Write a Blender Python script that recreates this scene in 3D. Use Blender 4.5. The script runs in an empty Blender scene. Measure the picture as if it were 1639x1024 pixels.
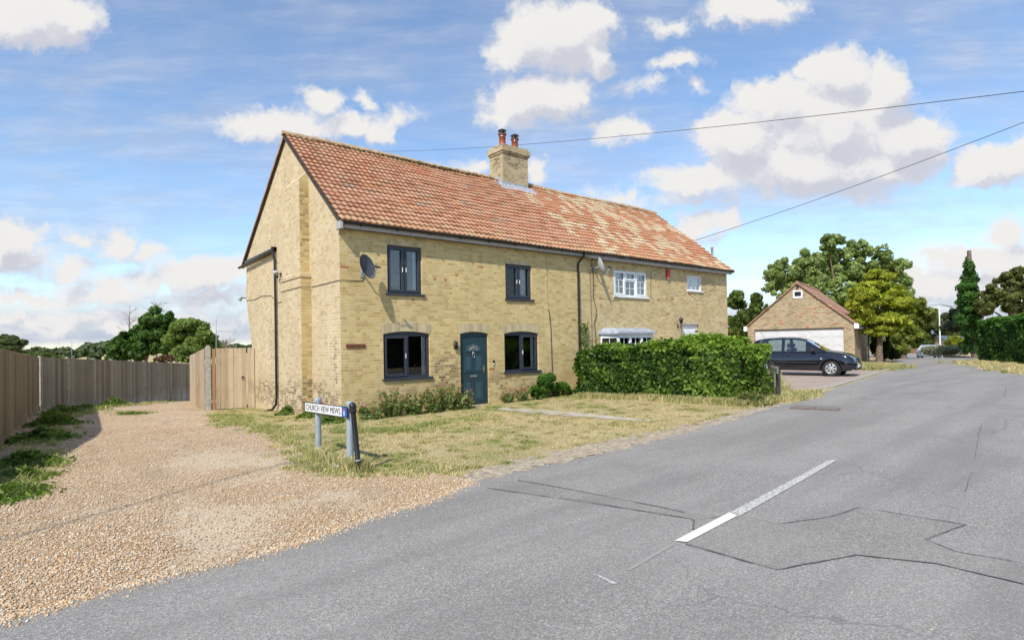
import bpy, bmesh, math, random
import numpy as np
from mathutils import Vector, Matrix
random.seed(7); rng = np.random.default_rng(7)
S = bpy.context.scene; C = S.collection
# ------------------------------------------------------------------ camera, sky, sun
CP = Vector((-5.4255, -13.3163, 1.7808)); YAW, PIT, ROL, FPX, SY = .68168, .013335, -.017459, 903.5, 25.7
cF = Vector((math.sin(YAW)*math.cos(PIT), math.cos(YAW)*math.cos(PIT), math.sin(PIT)))
cR0 = Vector((math.cos(YAW), -math.sin(YAW), 0)); cU0 = cR0.cross(cF)
cR = cR0*math.cos(ROL)+cU0*math.sin(ROL); cU = cU0*math.cos(ROL)-cR0*math.sin(ROL)
camd = bpy.data.cameras.new('camera'); cam = bpy.data.objects.new('camera', camd); C.objects.link(cam)
cam.matrix_world = Matrix(((cR.x, cU.x, -cF.x, CP.x), (cR.y, cU.y, -cF.y, CP.y), (cR.z, cU.z, -cF.z, CP.z), (0, 0, 0, 1)))
camd.sensor_width = 36; camd.lens = FPX/1639*36; camd.shift_y = SY/1639; camd.clip_end = 5000; camd.clip_start = .05
S.camera = cam
SUN_T = Vector((1, .56, -1.15)).normalized()                 # direction the sunlight travels
el = math.asin(-SUN_T.z); az = math.atan2(-SUN_T.x, -SUN_T.y)  # azimuth of the sun from +Y, clockwise
sl = bpy.data.lights.new('sun', 'SUN'); so = bpy.data.objects.new('sun', sl); C.objects.link(so)
sl.energy = 3.6; sl.angle = math.radians(.9); sl.color = (1, .95, .86)
so.rotation_euler = SUN_T.to_track_quat('-Z', 'Y').to_euler()
S.view_settings.view_transform = 'Standard'; S.view_settings.look = 'None'; S.view_settings.gamma = 1
S.view_settings.exposure = .47

def ray(u, v):
    d = cF+cR*((u-819.5)/FPX)-cU*((v-512-SY)/FPX); return d
def PZ(u, v, z):
    d = ray(u, v); return CP+d*((z-CP.z)/d.z)
def sst(a, b, x):
    t = min(1, max(0, (x-a)/(b-a))); return t*t*(3-2*t)
def Z(x, y):
    a = .3*sst(2, 14, x)-.95*sst(36, 75, x)
    xx = max(-6.5, min(1, x)); yy = max(0, min(26, y)); yy = yy*yy/(yy+.8)
    b = -(.044+.004*xx)*yy*(1-sst(1.5, 7, x))
    return a+b
def PG(u, v, dz=0):
    z = 0
    for i in range(40):
        p = PZ(u, v, z+dz); z = z*.5+Z(p.x, p.y)*.5
    return Vector((p.x, p.y, Z(p.x, p.y)+dz))
def at(u, v, dist):
    return CP+ray(u, v)*dist

# ---- node helper
class G:
    def __init__(s, nt): s.t = nt; s.L = nt.links
    def n(s, ty, ins=None, **kw):
        o = s.t.nodes.new(ty)
        for k, v in kw.items(): setattr(o, k, v)
        for k, v in (ins or {}).items():
            i = o.inputs[k]
            if isinstance(v, bpy.types.NodeSocket): s.L.new(v, i)
            else: i.default_value = v
        return o
    def m(s, op, a, b=0., c=None, clamp=False):
        d = {0: a, 1: b}
        if c is not None: d[2] = c
        return s.n('ShaderNodeMath', d, operation=op, use_clamp=clamp).outputs[0]
    def vm(s, op, a, b=(0, 0, 0)):
        o = s.n('ShaderNodeVectorMath', {0: a, 1: b}, operation=op)
        return o.outputs['Value'] if op in ('LENGTH', 'DOT_PRODUCT') else o.outputs[0]
    def mix(s, f, a, b, bt='MIX'):
        o = s.n('ShaderNodeMix', {0: f, 6: a if isinstance(a, bpy.types.NodeSocket) else (*a[:3], 1), 7: b if isinstance(b, bpy.types.NodeSocket) else (*b[:3], 1)}, data_type='RGBA', blend_type=bt)
        return o.outputs[2]
    def noise(s, vec, scale, detail=3, rough=.55, out='Fac', **kw):
        return s.n('ShaderNodeTexNoise', {'Vector': vec, 'Scale': scale, 'Detail': detail, 'Roughness': rough}, **kw).outputs[out]
    def ramp(s, f, stops, interp='LINEAR'):
        o = s.n('ShaderNodeValToRGB', {0: f}); cr = o.color_ramp; cr.interpolation = interp
        while len(cr.elements) < len(stops): cr.elements.new(.5)
        for e, (p, c) in zip(cr.elements, stops): e.position = p; e.color = (*c[:3], 1) if not isinstance(c, (int, float)) else (c, c, c, 1)
        return o.outputs[0]
    def mr(s, f, a, b, c=0., d=1.): return s.n('ShaderNodeMapRange', {0: f, 1: a, 2: b, 3: c, 4: d}, interpolation_type='SMOOTHSTEP').outputs[0]
    def xyz(s, v):
        o = s.n('ShaderNodeSeparateXYZ', {0: v}); return o.outputs[0], o.outputs[1], o.outputs[2]
    def comb(s, x=0., y=0., z=0.): return s.n('ShaderNodeCombineXYZ', {0: x, 1: y, 2: z}).outputs[0]

# ---- world: Nishita sky with clouds laid out by direction
W = bpy.data.worlds.new('World'); S.world = W; W.use_nodes = True
def build_world():
    t = W.node_tree; t.nodes.clear(); g = G(t)
    sky = g.n('ShaderNodeTexSky', sky_type='NISHITA', sun_disc=False, sun_elevation=el, sun_rotation=az, air_density=1.0, dust_density=.15, ozone_density=2.2)
    gen = g.n('ShaderNodeTexCoord').outputs['Generated']
    fh = Vector((math.sin(YAW), math.cos(YAW), 0))
    b = g.m('MAXIMUM', g.vm('DOT_PRODUCT', gen, tuple(fh)), .04)
    a = g.vm('DOT_PRODUCT', gen, tuple(cR0)); z = g.xyz(gen)[2]
    P = g.comb(g.m('DIVIDE', a, b), g.m('DIVIDE', z, b), 0.)
    # (u, v, ru, rv) seen from the road
    BL = [(885,60,105,62),(940,35,45,42),(825,85,42,35),(955,85,35,38),(855,165,88,45),(915,148,40,32),(800,185,38,22),
      (450,203,105,30),(520,160,34,28),(390,203,42,20),(560,205,60,26),(608,215,26,32),(640,188,32,11),(588,165,18,12),
      (1330,200,160,80),(1340,118,62,48),(1245,165,80,50),(1410,150,52,58),(1180,220,80,50),(1300,265,190,62),(1445,225,78,52),(1120,290,95,32),(1000,208,48,26),(1490,230,44,34),(1110,320,60,14),(1400,270,90,40),
      (1078,42,38,17),(1200,18,90,30),(1080,103,36,14),(1035,140,42,11),(1110,140,16,14),
      (1590,265,66,38),(1645,240,45,26),(1570,285,50,20),(1600,375,56,24),(1560,412,110,28),(1490,455,90,34),(1630,425,70,40),(1540,455,120,30),
      (55,30,120,52),(10,385,62,40),(30,418,60,24),(110,432,42,20),(128,380,30,15),(190,393,36,28),(235,412,34,20),(320,440,88,36),(220,452,64,18),(60,478,85,17),(330,482,80,18),(150,470,110,22),(90,512,160,20),(260,520,170,18),
      (1110,368,48,30),(985,310,42,17),(750,268,52,14),(1160,350,30,20),(1020,330,28,9),(860,275,20,30)]
    sc = []
    for (u, v, ru, rv) in BL:
        d = ray(u, v); w = d.dot(fh); sc.append((d.dot(cR0)/w, d.z/w, ru/903, rv/903))
    ng = bpy.data.node_groups.new('cloud_field', 'ShaderNodeTree')
    ng.interface.new_socket('P', in_out='INPUT', socket_type='NodeSocketVector'); ng.interface.new_socket('D', in_out='OUTPUT', socket_type='NodeSocketFloat')
    h = G(ng); gi = ng.nodes.new('NodeGroupInput').outputs[0]; go = ng.nodes.new('NodeGroupOutput')
    wn = h.n('ShaderNodeTexNoise', {'Vector': gi, 'Scale': 14., 'Detail': 5., 'Roughness': .62}).outputs['Color']
    pw = h.vm('ADD', gi, h.vm('MULTIPLY', h.vm('SUBTRACT', wn, (.5, .5, .5)), (.10, .085, 0)))
    acc = None
    for (x, y, rx, ry) in sc:
        q = h.vm('MULTIPLY', h.vm('SUBTRACT', pw, (x, y, 0)), (1/rx, 1/ry, 0))
        m = h.m('SUBTRACT', 1., h.vm('LENGTH', q))
        m = h.m('MULTIPLY', m, min(1., ry/.05))
        acc = m if acc is None else h.n('ShaderNodeMath', {0: acc, 1: m, 2: .18}, operation='SMOOTH_MAX').outputs[0]
    f1 = h.noise(pw, 26., 6, .6); f2 = h.noise(gi, 9., 4, .6)
    d = h.m('ADD', acc, h.m('MULTIPLY', h.m('SUBTRACT', f1, .5), .75)); d = h.m('ADD', d, h.m('MULTIPLY', h.m('SUBTRACT', f2, .5), .5))
    ng.links.new(d, go.inputs[0])
    def fld(v):
        o = g.n('ShaderNodeGroup'); o.node_tree = ng; t.links.new(v, o.inputs[0]); return o.outputs[0]
    D0 = fld(P); D1 = fld(g.vm('ADD', P, (-.018, .04, 0)))
    front = g.mr(g.vm('DOT_PRODUCT', gen, tuple(fh)), .05, .25)
    mask = g.m('MULTIPLY', g.mr(D0, -.16, .30), front)
    rel = g.m('SUBTRACT', D0, D1)
    lit = g.mr(rel, -.42, .38)
    core = g.mr(D0, .25, .95)
    lit = g.m('SUBTRACT', lit, g.m('MULTIPLY', core, .16), clamp=True)
    col = g.ramp(lit, [(0, (.70, .72, .81)), (.35, (.82, .83, .88)), (.62, (.94, .93, .95)), (1, (1.0, .98, .95))])
    # thin veils and a far hazy deck
    px, py, pz = g.xyz(P)
    st = g.n('ShaderNodeMapping', {'Vector': P, 'Rotation': (0, 0, -.38), 'Scale': (1.6, 5.5, 1)}).outputs[0]
    v1 = g.noise(st, 1.6, 7, .62); v2 = g.noise(P, 2.2, 4, .6)
    veil = g.m('MULTIPLY', g.mr(v1, .34, .68), g.mr(v2, .28, .58)); veil = g.m('ADD', g.m('MULTIPLY', veil, .5), .11)
    lowst = g.n('ShaderNodeMapping', {'Vector': P, 'Scale': (1.4, 8, 1)}).outputs[0]
    v3 = g.noise(lowst, 2.6, 6, .6)
    low = g.m('MULTIPLY', g.mr(py, .24, .03), g.mr(v3, .38, .66)); low = g.m('MULTIPLY', low, .8)
    veil = g.m('MAXIMUM', veil, low); veil = g.m('MAXIMUM', veil, g.m('MULTIPLY', g.mr(py, .15, .02), .97))
    veil = g.m('MULTIPLY', veil, g.mr(z, -.01, .02))
    vcol = g.mix(g.mr(g.noise(lowst, 5.5, 5, .6), .4, .65), (.58, .66, .82), (.80, .83, .92))
    skyc = g.n('ShaderNodeHueSaturation', {'Saturation': SKYSAT, 'Value': 1., 'Color': sky.outputs[0]}).outputs[0]
    b1 = g.n('ShaderNodeBackground', {'Color': skyc, 'Strength': SKY}); b2 = g.n('ShaderNodeBackground', {'Color': vcol, 'Strength': CLD*.95}); b3 = g.n('ShaderNodeBackground', {'Color': col, 'Strength': CLD})
    m1 = g.n('ShaderNodeMixShader', {0: veil, 1: b1.outputs[0], 2: b2.outputs[0]}); m2 = g.n('ShaderNodeMixShader', {0: mask, 1: m1.outputs[0], 2: b3.outputs[0]})
    out = g.n('ShaderNodeOutputWorld'); t.links.new(m2.outputs[0], out.inputs[0])
    W.cycles.sampling_method = 'MANUAL'; W.cycles.sample_map_resolution = 256
SKY, CLD, SKYSAT = .15, .64, 1.08
build_world()

# ------------------------------------------------------------------ mesh helpers
def tag(o, label=None, cat=None, group=None, kind=None):
    for k, v in (('label', label), ('category', cat), ('group', group), ('kind', kind)):
        if v: o[k] = v
    return o
def empty(name, loc=(0, 0, 0), label=None, cat=None, group=None, rz=0):
    o = bpy.data.objects.new(name, None); C.objects.link(o); o.location = loc; o.rotation_euler = (0, 0, rz); o.empty_display_size = .1
    return tag(o, label, cat, group)
def wloc(o):
    v = Vector((0, 0, 0))
    while o is not None: v += o.location; o = o.parent
    return v
class MB:
    def __init__(s): s.v = []; s.f = []; s.m = []; s.sm = []; s.cur = 0; s.uv = None
    def add(s, vs, fs, smooth=False):
        b = len(s.v); s.v += [tuple(p) for p in vs]; s.f += [tuple(i+b for i in f) for f in fs]; s.m += [s.cur]*len(fs); s.sm += [smooth]*len(fs); return s
    def box(s, a, b, R=None, o=None):
        x0, y0, z0 = a; x1, y1, z1 = b
        vs = [Vector(p) for p in ((x0,y0,z0),(x1,y0,z0),(x1,y1,z0),(x0,y1,z0),(x0,y0,z1),(x1,y0,z1),(x1,y1,z1),(x0,y1,z1))]
        if R is not None: vs = [R@p for p in vs]
        if o is not None: vs = [p+Vector(o) for p in vs]
        return s.add(vs, [(0,3,2,1),(4,5,6,7),(0,1,5,4),(1,2,6,5),(2,3,7,6),(3,0,4,7)])
    def bbox(s, a, b, r=.01, R=None, o=None):   # bevelled box
        bm = bmesh.new(); bmesh.ops.create_cube(bm, size=1)
        for v in bm.verts: v.co = Vector([(a[i]+b[i])/2+v.co[i]*(b[i]-a[i]) for i in range(3)])
        bmesh.ops.bevel(bm, geom=bm.edges[:], offset=r, segments=2, affect='EDGES', profile=.5)
        s.addbm(bm, R, o); return s
    def addbm(s, bm, R=None, o=None, smooth=False):
        bm.verts.index_update(); vs = [v.co.copy() for v in bm.verts]
        if R is not None: vs = [R@p for p in vs]
        if o is not None: vs = [p+Vector(o) for p in vs]
        s.add(vs, [[v.index for v in f.verts] for f in bm.faces], smooth); bm.free()
    def prism(s, poly, n, d):                   # polygon (3d points) extruded by vector d
        k = len(poly); d = Vector(d); vs = [Vector(p) for p in poly]+[Vector(p)+d for p in poly]
        fs = [tuple(range(k))[::-1], tuple(range(k, 2*k))]+[(i, (i+1) % k, (i+1) % k+k, i+k) for i in range(k)]
        return s.add(vs, fs)
    def tube(s, path, r, n=8, cap=True, smooth=True):
        path = [Vector(p) for p in path]; k = len(path); rs = r if isinstance(r, (list, tuple)) else [r]*k
        vs = []; up = None
        for i, p in enumerate(path):
            t = (path[min(i+1, k-1)]-path[max(i-1, 0)]).normalized()
            if up is None: up = Vector((0, 0, 1)) if abs(t.z) < .9 else Vector((1, 0, 0))
            a = t.cross(up).normalized(); b = a.cross(t); up = b
            for j in range(n):
                w = 2*math.pi*j/n; vs.append(p+(a*math.cos(w)+b*math.sin(w))*rs[i])
        fs = [(i*n+j, i*n+(j+1) % n, (i+1)*n+(j+1) % n, (i+1)*n+j) for i in range(k-1) for j in range(n)]
        s.add(vs, fs, smooth)
        if cap: s.add(vs[:n], [tuple(range(n))]); s.add(vs[-n:], [tuple(range(n))[::-1]])
        return s
    def lathe(s, prof, o=(0, 0, 0), R=None, n=20, smooth=True):  # profile (r, z)
        vs = [Vector((r*math.cos(2*math.pi*j/n), r*math.sin(2*math.pi*j/n), z)) for r, z in prof for j in range(n)]
        if R is not None: vs = [R@p for p in vs]
        vs = [p+Vector(o) for p in vs]
        fs = [(i*n+j, i*n+(j+1) % n, (i+1)*n+(j+1) % n, (i+1)*n+j) for i in range(len(prof)-1) for j in range(n)]
        return s.add(vs, fs, smooth)
    def build(s, name, mat, parent=None, local=False, **tg):
        me = bpy.data.meshes.new(name)
        off = Vector((0, 0, 0)) if (parent is None or local) else wloc(parent)
        me.from_pydata([tuple(Vector(p)-off) for p in s.v], [], s.f)
        for mm in (mat if isinstance(mat, (list, tuple)) else [mat]): me.materials.append(mm)
        me.polygons.foreach_set('material_index', s.m); me.polygons.foreach_set('use_smooth', s.sm)
        if s.uv:
            l = me.uv_layers.new(name='UVMap'); i = 0
            arr = [c for f in s.f for vi in f for c in s.uv[vi]]
            l.data.foreach_set('uv', arr)
        me.update(); o = bpy.data.objects.new(name, me); C.objects.link(o)
        if parent is not None: o.parent = parent
        tag(o, tg.get('label'), tg.get('cat'), tg.get('group'), tg.get('kind')); return o
def arr_mesh(name, V, F, mat, parent=None, col=None, smooth=False, off=None, **tg):
    me = bpy.data.meshes.new(name); k = F.shape[1]
    V = V-np.array(wloc(parent) if parent is not None else (0, 0, 0))
    me.vertices.add(len(V)); me.vertices.foreach_set('co', V.astype(np.float32).ravel())
    me.loops.add(F.size); me.loops.foreach_set('vertex_index', F.astype(np.int32).ravel())
    me.polygons.add(len(F)); me.polygons.foreach_set('loop_start', np.arange(0, F.size, k, dtype=np.int32))
    me.polygons.foreach_set('loop_total', np.full(len(F), k, dtype=np.int32))
    if smooth: me.polygons.foreach_set('use_smooth', np.ones(len(F), dtype=bool))
    if col is not None:
        a = me.attributes.new('Col', 'FLOAT_COLOR', 'POINT'); a.data.foreach_set('color', np.c_[col, np.ones(len(col))].astype(np.float32).ravel())
    me.materials.append(mat); me.update(calc_edges=True); me.validate()
    o = bpy.data.objects.new(name, me); C.objects.link(o)
    if parent is not None: o.parent = parent
    return tag(o, tg.get('label'), tg.get('cat'), tg.get('group'), tg.get('kind'))
def unit(n):
    v = rng.normal(size=(n, 3)); return v/np.linalg.norm(v, axis=1)[:, None]
def leaf_mesh(name, P, N, size, mat, parent=None, c0=(.05, .09, .02), c1=(.12, .2, .04), cf=None, aspect=1.7, **tg):
    """leaf-shaped folded quads at points P, roughly facing N"""
    n = len(P); d = N+unit(n)*.75; d /= np.linalg.norm(d, axis=1)[:, None]
    a = np.cross(d, unit(n)); a /= np.linalg.norm(a, axis=1)[:, None]; b = np.cross(d, a)
    s = (size*(.4+1.15*rng.random(n)**1.3))[:, None]
    V = np.stack([P-a*s*aspect/2, P+b*s/2+d*s*.12, P+a*s*aspect/2, P-b*s/2+d*s*.12], 1).reshape(-1, 3)
    F = np.arange(4*n).reshape(n, 4)
    if cf is None: cf = np.zeros(n)
    t = np.clip(cf+rng.random(n)**1.3, 0, 1)[:, None]
    col = np.array(c0)*(1-t)+np.array(c1)*t; col = np.repeat(col, 4, 0)
    return arr_mesh(name, V, F, mat, parent, col, **tg)

# ------------------------------------------------------------------ materials
def M(name, fn=None, col=(.5, .5, .5), rough=.7, metal=0., spec=.5, bump=None):
    m = bpy.data.materials.new(name); m.use_nodes = True; t = m.node_tree; g = G(t); bs = t.nodes['Principled BSDF']
    bs.inputs['Base Color'].default_value = (*col, 1); bs.inputs['Roughness'].default_value = rough; bs.inputs['Metallic'].default_value = metal; bs.inputs['Specular IOR Level'].default_value = spec
    if fn: fn(g, bs)
    return m
def setc(g, bs, c): g.L.new(c, bs.inputs['Base Color'])
def setb(g, bs, h, s=.5, d=.01): g.L.new(g.n('ShaderNodeBump', {'Height': h, 'Strength': s, 'Distance': d}).outputs[0], bs.inputs['Normal'])
def pos(g): return g.n('ShaderNodeNewGeometry').outputs['Position']
def var(c, amt=.25, scale=6., dirt=None, bump=0, rough=None):
    """plain surface with mottling in its own colour"""
    def fn(g, bs):
        p = pos(g); n = g.noise(p, scale, 5, .6)
        a = tuple(x*(1-amt) for x in c); b = tuple(min(1, x*(1+amt)) for x in c)
        k = g.mix(g.mr(n, .3, .7), a, b)
        if dirt: k = g.mix(g.m('MULTIPLY', g.mr(g.noise(p, scale*.37, 6, .7), .5, .75), dirt[1]), k, dirt[0])
        setc(g, bs, k)
        if bump: setb(g, bs, g.noise(p, scale*6, 4, .6), bump, .004)
    return fn
def brick_fn(axis, pal, mortar, grime=None, contrast=1., red=.0, moff=0, seed=0, bw=.345, bh=.0745, patch=None, soft=.0):
    def fn(g, bs):
        p = pos(g); x, y, z = g.xyz(p)
        u = {'x': x, 'y': y}.get(axis)
        if axis == 'xy': u = g.m('ADD', g.m('MULTIPLY', x, patch[0]), g.m('MULTIPLY', y, patch[1]))
        wob = g.noise(p, 3.3, 3, .6); wob2 = g.noise(p, 30., 3, .6)
        zz = g.m('ADD', z, g.m('MULTIPLY', g.m('SUBTRACT', g.noise(p, .55, 2, .5), .5), .05))
        zz = g.m('ADD', zz, g.m('MULTIPLY', g.m('SUBTRACT', wob2, .5), .012))
        uu = g.m('ADD', u, g.m('MULTIPLY', g.m('SUBTRACT', wob2, .5), .02))
        r = g.m('DIVIDE', g.m('ADD', zz, 20.), bh); row = g.m('FLOOR', r); fr = g.m('SUBTRACT', r, row)
        c = g.m('ADD', g.m('DIVIDE', g.m('ADD', uu, 40.), bw), g.m('MULTIPLY', g.m('MODULO', row, 2.), .5))
        c = g.m('ADD', c, g.m('MULTIPLY', g.n('ShaderNodeTexWhiteNoise', {'W': row}, noise_dimensions='1D').outputs[0], .12))
        cc = g.m('FLOOR', c); fc = g.m('SUBTRACT', c, cc); hd = g.m('GREATER_THAN', fc, .667)
        cell = g.m('ADD', g.m('MULTIPLY', cc, 2.), hd)
        wn = g.n('ShaderNodeTexWhiteNoise', {'Vector': g.comb(cell, row, float(seed))}, noise_dimensions='3D')
        rnd = wn.outputs[0]; rnd2 = g.xyz(wn.outputs[1])[1]
        # distance to joints
        dz = g.m('MULTIPLY', g.m('MINIMUM', fr, g.m('SUBTRACT', 1., fr)), bh)
        d1 = g.m('MINIMUM', fc, g.m('SUBTRACT', 1., fc)); d2 = g.m('ABSOLUTE', g.m('SUBTRACT', fc, .667)); du = g.m('MULTIPLY', g.m('MINIMUM', d1, d2), bw)
        dj = g.m('MINIMUM', dz, du); dj = g.m('ADD', dj, g.m('MULTIPLY', g.m('SUBTRACT', wob, .5), .008))
        mo = g.mr(dj, .003, .0085, 1., 0.)
        n1 = len(pal); bc = g.ramp(rnd, [(i/(n1-1), pal[i]) for i in range(n1)])
        bc = g.mix(g.mr(g.noise(p, 45., 4, .65), .35, .7, 0., .35), bc, tuple(v*.6 for v in pal[0]))
        if red: bc = g.mix(g.m('GREATER_THAN', rnd2, 1-red), bc, (.42, .15, .07))
        if soft:   # bricks and joints smeared over with the same limewash in patches
            mo = g.m('MULTIPLY', mo, g.mr(g.noise(p, 1.1, 5, .65), .35, .62, 1., 1-soft))
        mid = pal[n1//2]
        bc = g.mix(1-contrast, bc, mid) if contrast < 1 else bc
        k = g.mix(mo, bc, mortar)
        big = g.noise(p, .9, 6, .62)
        k = g.mix(g.mr(big, .35, .7, 0., .3), k, tuple(v*.85 for v in pal[0]), 'MIX')
        k = g.mix(g.mr(g.noise(g.vm('MULTIPLY', p, (1, 1, .45)), 1.7, 7, .68), .46, .66, 0., .28), k, (.44, .34, .20))
        if grime:  # sooty, damp old bricks: where = list of (cx, cz, rx, rz, amount)
            mask = None
            for (gx_, gz_, rx, rz, am) in grime:
                e = g.vm('LENGTH', g.comb(g.m('DIVIDE', g.m('SUBTRACT', u, gx_), rx), g.m('DIVIDE', g.m('SUBTRACT', z, gz_), rz), 0.))
                e = g.m('MULTIPLY', g.mr(g.m('ADD', e, g.m('MULTIPLY', g.m('SUBTRACT', g.noise(p, 2.6, 4, .7), .5), 1.1)), 1.1, .55), am)
                mask = e if mask is None else g.m('MAXIMUM', mask, e)
            dk = g.m('MULTIPLY', g.m('MULTIPLY', mask, g.m('SUBTRACT', 1., mo)), g.mr(rnd2, .1, .9))
            k = g.mix(dk, k, (.13, .095, .06))
        setc(g, bs, k); bs.inputs['Roughness'].default_value = .92; bs.inputs['Specular IOR Level'].default_value = .2
        hgt = g.m('ADD', g.m('MULTIPLY', g.m('SUBTRACT', 1., mo), 1.), g.m('MULTIPLY', g.noise(p, 60., 4, .7), .6))
        setb(g, bs, hgt, .55, .008)
    return fn
OCHRE = [(.47, .34, .145), (.58, .43, .19), (.65, .50, .23), (.72, .57, .28), (.58, .46, .24)]
CREAM = [(.46, .35, .20), (.56, .44, .27), (.62, .50, .31), (.66, .54, .35), (.55, .46, .31)]
GREYB = [(.44, .32, .14), (.60, .455, .21), (.67, .52, .26), (.74, .59, .31), (.56, .43, .23)]
m_front = M('old yellow brick', brick_fn('x', OCHRE, (.72, .59, .35), red=.004, soft=.5, grime=[(3.0, .9, .55, .75, .8), (4.9, .35, .7, .8, .6), (5.7, .5, 1., .4, .35), (1.7, .6, .5, .2, .4)]))
m_front2 = M('buff stock brick', brick_fn('x', GREYB, (.68, .58, .40), red=.006, soft=.2, seed=3, grime=[(15.9, 4.0, .9, .5, .5), (13.5, 3.6, .5, .4, .3)]))
m_gable = M('pale gable brick', brick_fn('y', CREAM, (.72, .62, .44), soft=.42, seed=5, grime=[(2.0, .35, 2.3, .6, .75), (6., .3, 2.2, .55, .7), (5.6, 1.9, .4, .9, .35), (.35, 1.0, .15, 1.2, .6), (4.1, 5.2, .12, 2.6, .35), (1.2, 2.6, .12, .6, .3)]))
m_breastf = M('breast return brick', brick_fn('x', OCHRE, (.50, .41, .25), soft=.3, seed=6, grime=[(-.2, 5.3, .5, 1.2, .5), (-.2, .4, .6, .7, .8)]))
m_chim = M('chimney brick', brick_fn('x', [(.24, .18, .10), (.50, .40, .23), (.56, .46, .27), (.34, .27, .16)], (.62, .54, .40), seed=8, grime=[(8.4, 8.9, .5, .4, .95)]))
m_chims = M('chimney side brick', brick_fn('y', [(.26, .20, .11), (.52, .42, .25), (.60, .50, .30), (.38, .30, .18)], (.64, .56, .42), seed=9, grime=[(3.9, 8.75, .3, .3, .8)]))
def arch_fn(g, bs):
    p = pos(g); x, y, z = g.xyz(p); c = g.m('DIVIDE', g.m('ADD', g.m('ADD', x, g.m('MULTIPLY', g.noise(p, 20.), .03)), 10.), .078); fl = g.m('FLOOR', c); f = g.m('SUBTRACT', c, fl)
    mo = g.mr(g.m('MINIMUM', f, g.m('SUBTRACT', 1., f)), .05, .12, 1., 0.)
    r = g.n('ShaderNodeTexWhiteNoise', {'W': fl}, noise_dimensions='1D').outputs[0]
    k = g.mix(mo, g.ramp(r, [(0, (.36, .29, .17)), (.5, (.5, .42, .26)), (1, (.57, .48, .3))]), (.58, .48, .30))
    k = g.mix(g.mr(g.noise(p, 5., 5), .35, .7, 0., .4), k, (.40, .32, .19)); setc(g, bs, k); bs.inputs['Roughness'].default_value = .9; setb(g, bs, g.m('SUBTRACT', 1., mo), .4, .005)
m_arch = M('soldier brick', arch_fn)
def roof_fn(old):
    def fn(g, bs):
        uv = g.n('ShaderNodeUVMap').outputs[0]; u, v, _ = g.xyz(uv); p = pos(g); x, y, z = g.xyz(p)
        cu = g.m('FLOOR', g.m('DIVIDE', u, .33)); cv = g.m('FLOOR', g.m('ADD', v, .001))
        wn = g.n('ShaderNodeTexWhiteNoise', {'Vector': g.comb(cu, cv, 1.)}, noise_dimensions='3D').outputs
        r = wn[0]; r2, r3, _ = g.xyz(wn[1])
        c = g.ramp(r, [(0, (.31, .145, .085)), (.3, (.40, .20, .12)), (.6, (.45, .245, .155)), (.85, (.40, .22, .14)), (1, (.35, .24, .155))])
        wide = g.noise(g.comb(g.m('MULTIPLY', u, .5), g.m('MULTIPLY', v, .16), 0.), 1.6, 4, .6)
        c = g.mix(g.mr(wide, .5, .72, 0., .55), c, (.44, .13, .055))                      # redder runs
        c = g.mix(g.m('GREATER_THAN', r2, .993), c, (.28, .20, .15))
        if not old:
            # cream tiles in short staggered runs on the far half
            off = g.n('ShaderNodeTexWhiteNoise', {'W': cu}, noise_dimensions='1D').outputs[0]
            run = g.m('FLOOR', g.m('ADD', g.m('DIVIDE', cv, 2.3), g.m('MULTIPLY', off, 9.)))
            h = g.n('ShaderNodeTexWhiteNoise', {'Vector': g.comb(cu, run, 7.)}, noise_dimensions='3D').outputs[0]
            h = g.m('ADD', g.m('MULTIPLY', h, .75), g.m('MULTIPLY', r3, .25))
            pale = g.m('MULTIPLY', g.m('GREATER_THAN', h, .585), g.m('GREATER_THAN', g.m('ADD', x, g.m('MULTIPLY', r3, .5)), 8.95))
            c = g.mix(g.m('MULTIPLY', g.m('GREATER_THAN', x, 8.9), .45), c, (.46, .21, .11))
            c = g.mix(pale, c, g.mix(r2, (.46, .35, .23), (.54, .43, .285)))
        n = g.noise(p, 14., 5, .7); c = g.mix(g.mr(n, .46, .68, 0., .5), c, (.22, .14, .085))
        li = g.m('MULTIPLY', g.mr(g.noise(p, 5.5, 5, .7), .56, .66), g.mr(g.noise(p, .9, 3), .42, .6)); c = g.mix(g.m('MULTIPLY', li, .55), c, (.50, .36, .12))
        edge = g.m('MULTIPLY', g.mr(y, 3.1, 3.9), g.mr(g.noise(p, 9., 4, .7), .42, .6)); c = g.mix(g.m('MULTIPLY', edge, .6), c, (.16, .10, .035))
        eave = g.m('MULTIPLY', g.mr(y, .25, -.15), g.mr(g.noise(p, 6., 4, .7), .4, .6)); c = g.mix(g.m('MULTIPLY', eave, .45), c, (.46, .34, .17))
        setc(g, bs, c); bs.inputs['Roughness'].default_value = .88; bs.inputs['Specular IOR Level'].default_value = .25; setb(g, bs, g.noise(p, 40., 4, .7), .3, .004)
    return fn
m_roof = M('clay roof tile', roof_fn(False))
m_groof = M('garage tile', var((.42, .22, .14), .35, 3., ((.25, .17, .1), .5), .4))
m_ridge = M('ridge tile', var((.44, .31, .19), .3, 7., ((.15, .10, .04), .8), .5), rough=.9)
m_moss = M('roof moss', var((.11, .085, .03), .6, 12.), rough=1)
m_black = M('black plastic', var((.012, .012, .013), .3, 4.), rough=.38)
m_fascia = M('fascia board', var((.40, .38, .36), .12, 3., ((.18, .15, .12), .7)), rough=.5)
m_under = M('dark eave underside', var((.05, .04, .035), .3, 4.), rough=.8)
m_anth = M('anthracite window frame', var((.035, .042, .058), .1, 5.), rough=.42)
m_white = M('white frame', var((.78, .79, .80), .05, 5.), rough=.4)
m_door = M('blue grey door', var((.017, .045, .058), .12, 4.), rough=.38)
m_doorl = M('door moulding', var((.035, .08, .105), .1, 4.), rough=.35)
m_steel = M('brushed metal', col=(.62, .62, .6), rough=.28, metal=1)
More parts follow.
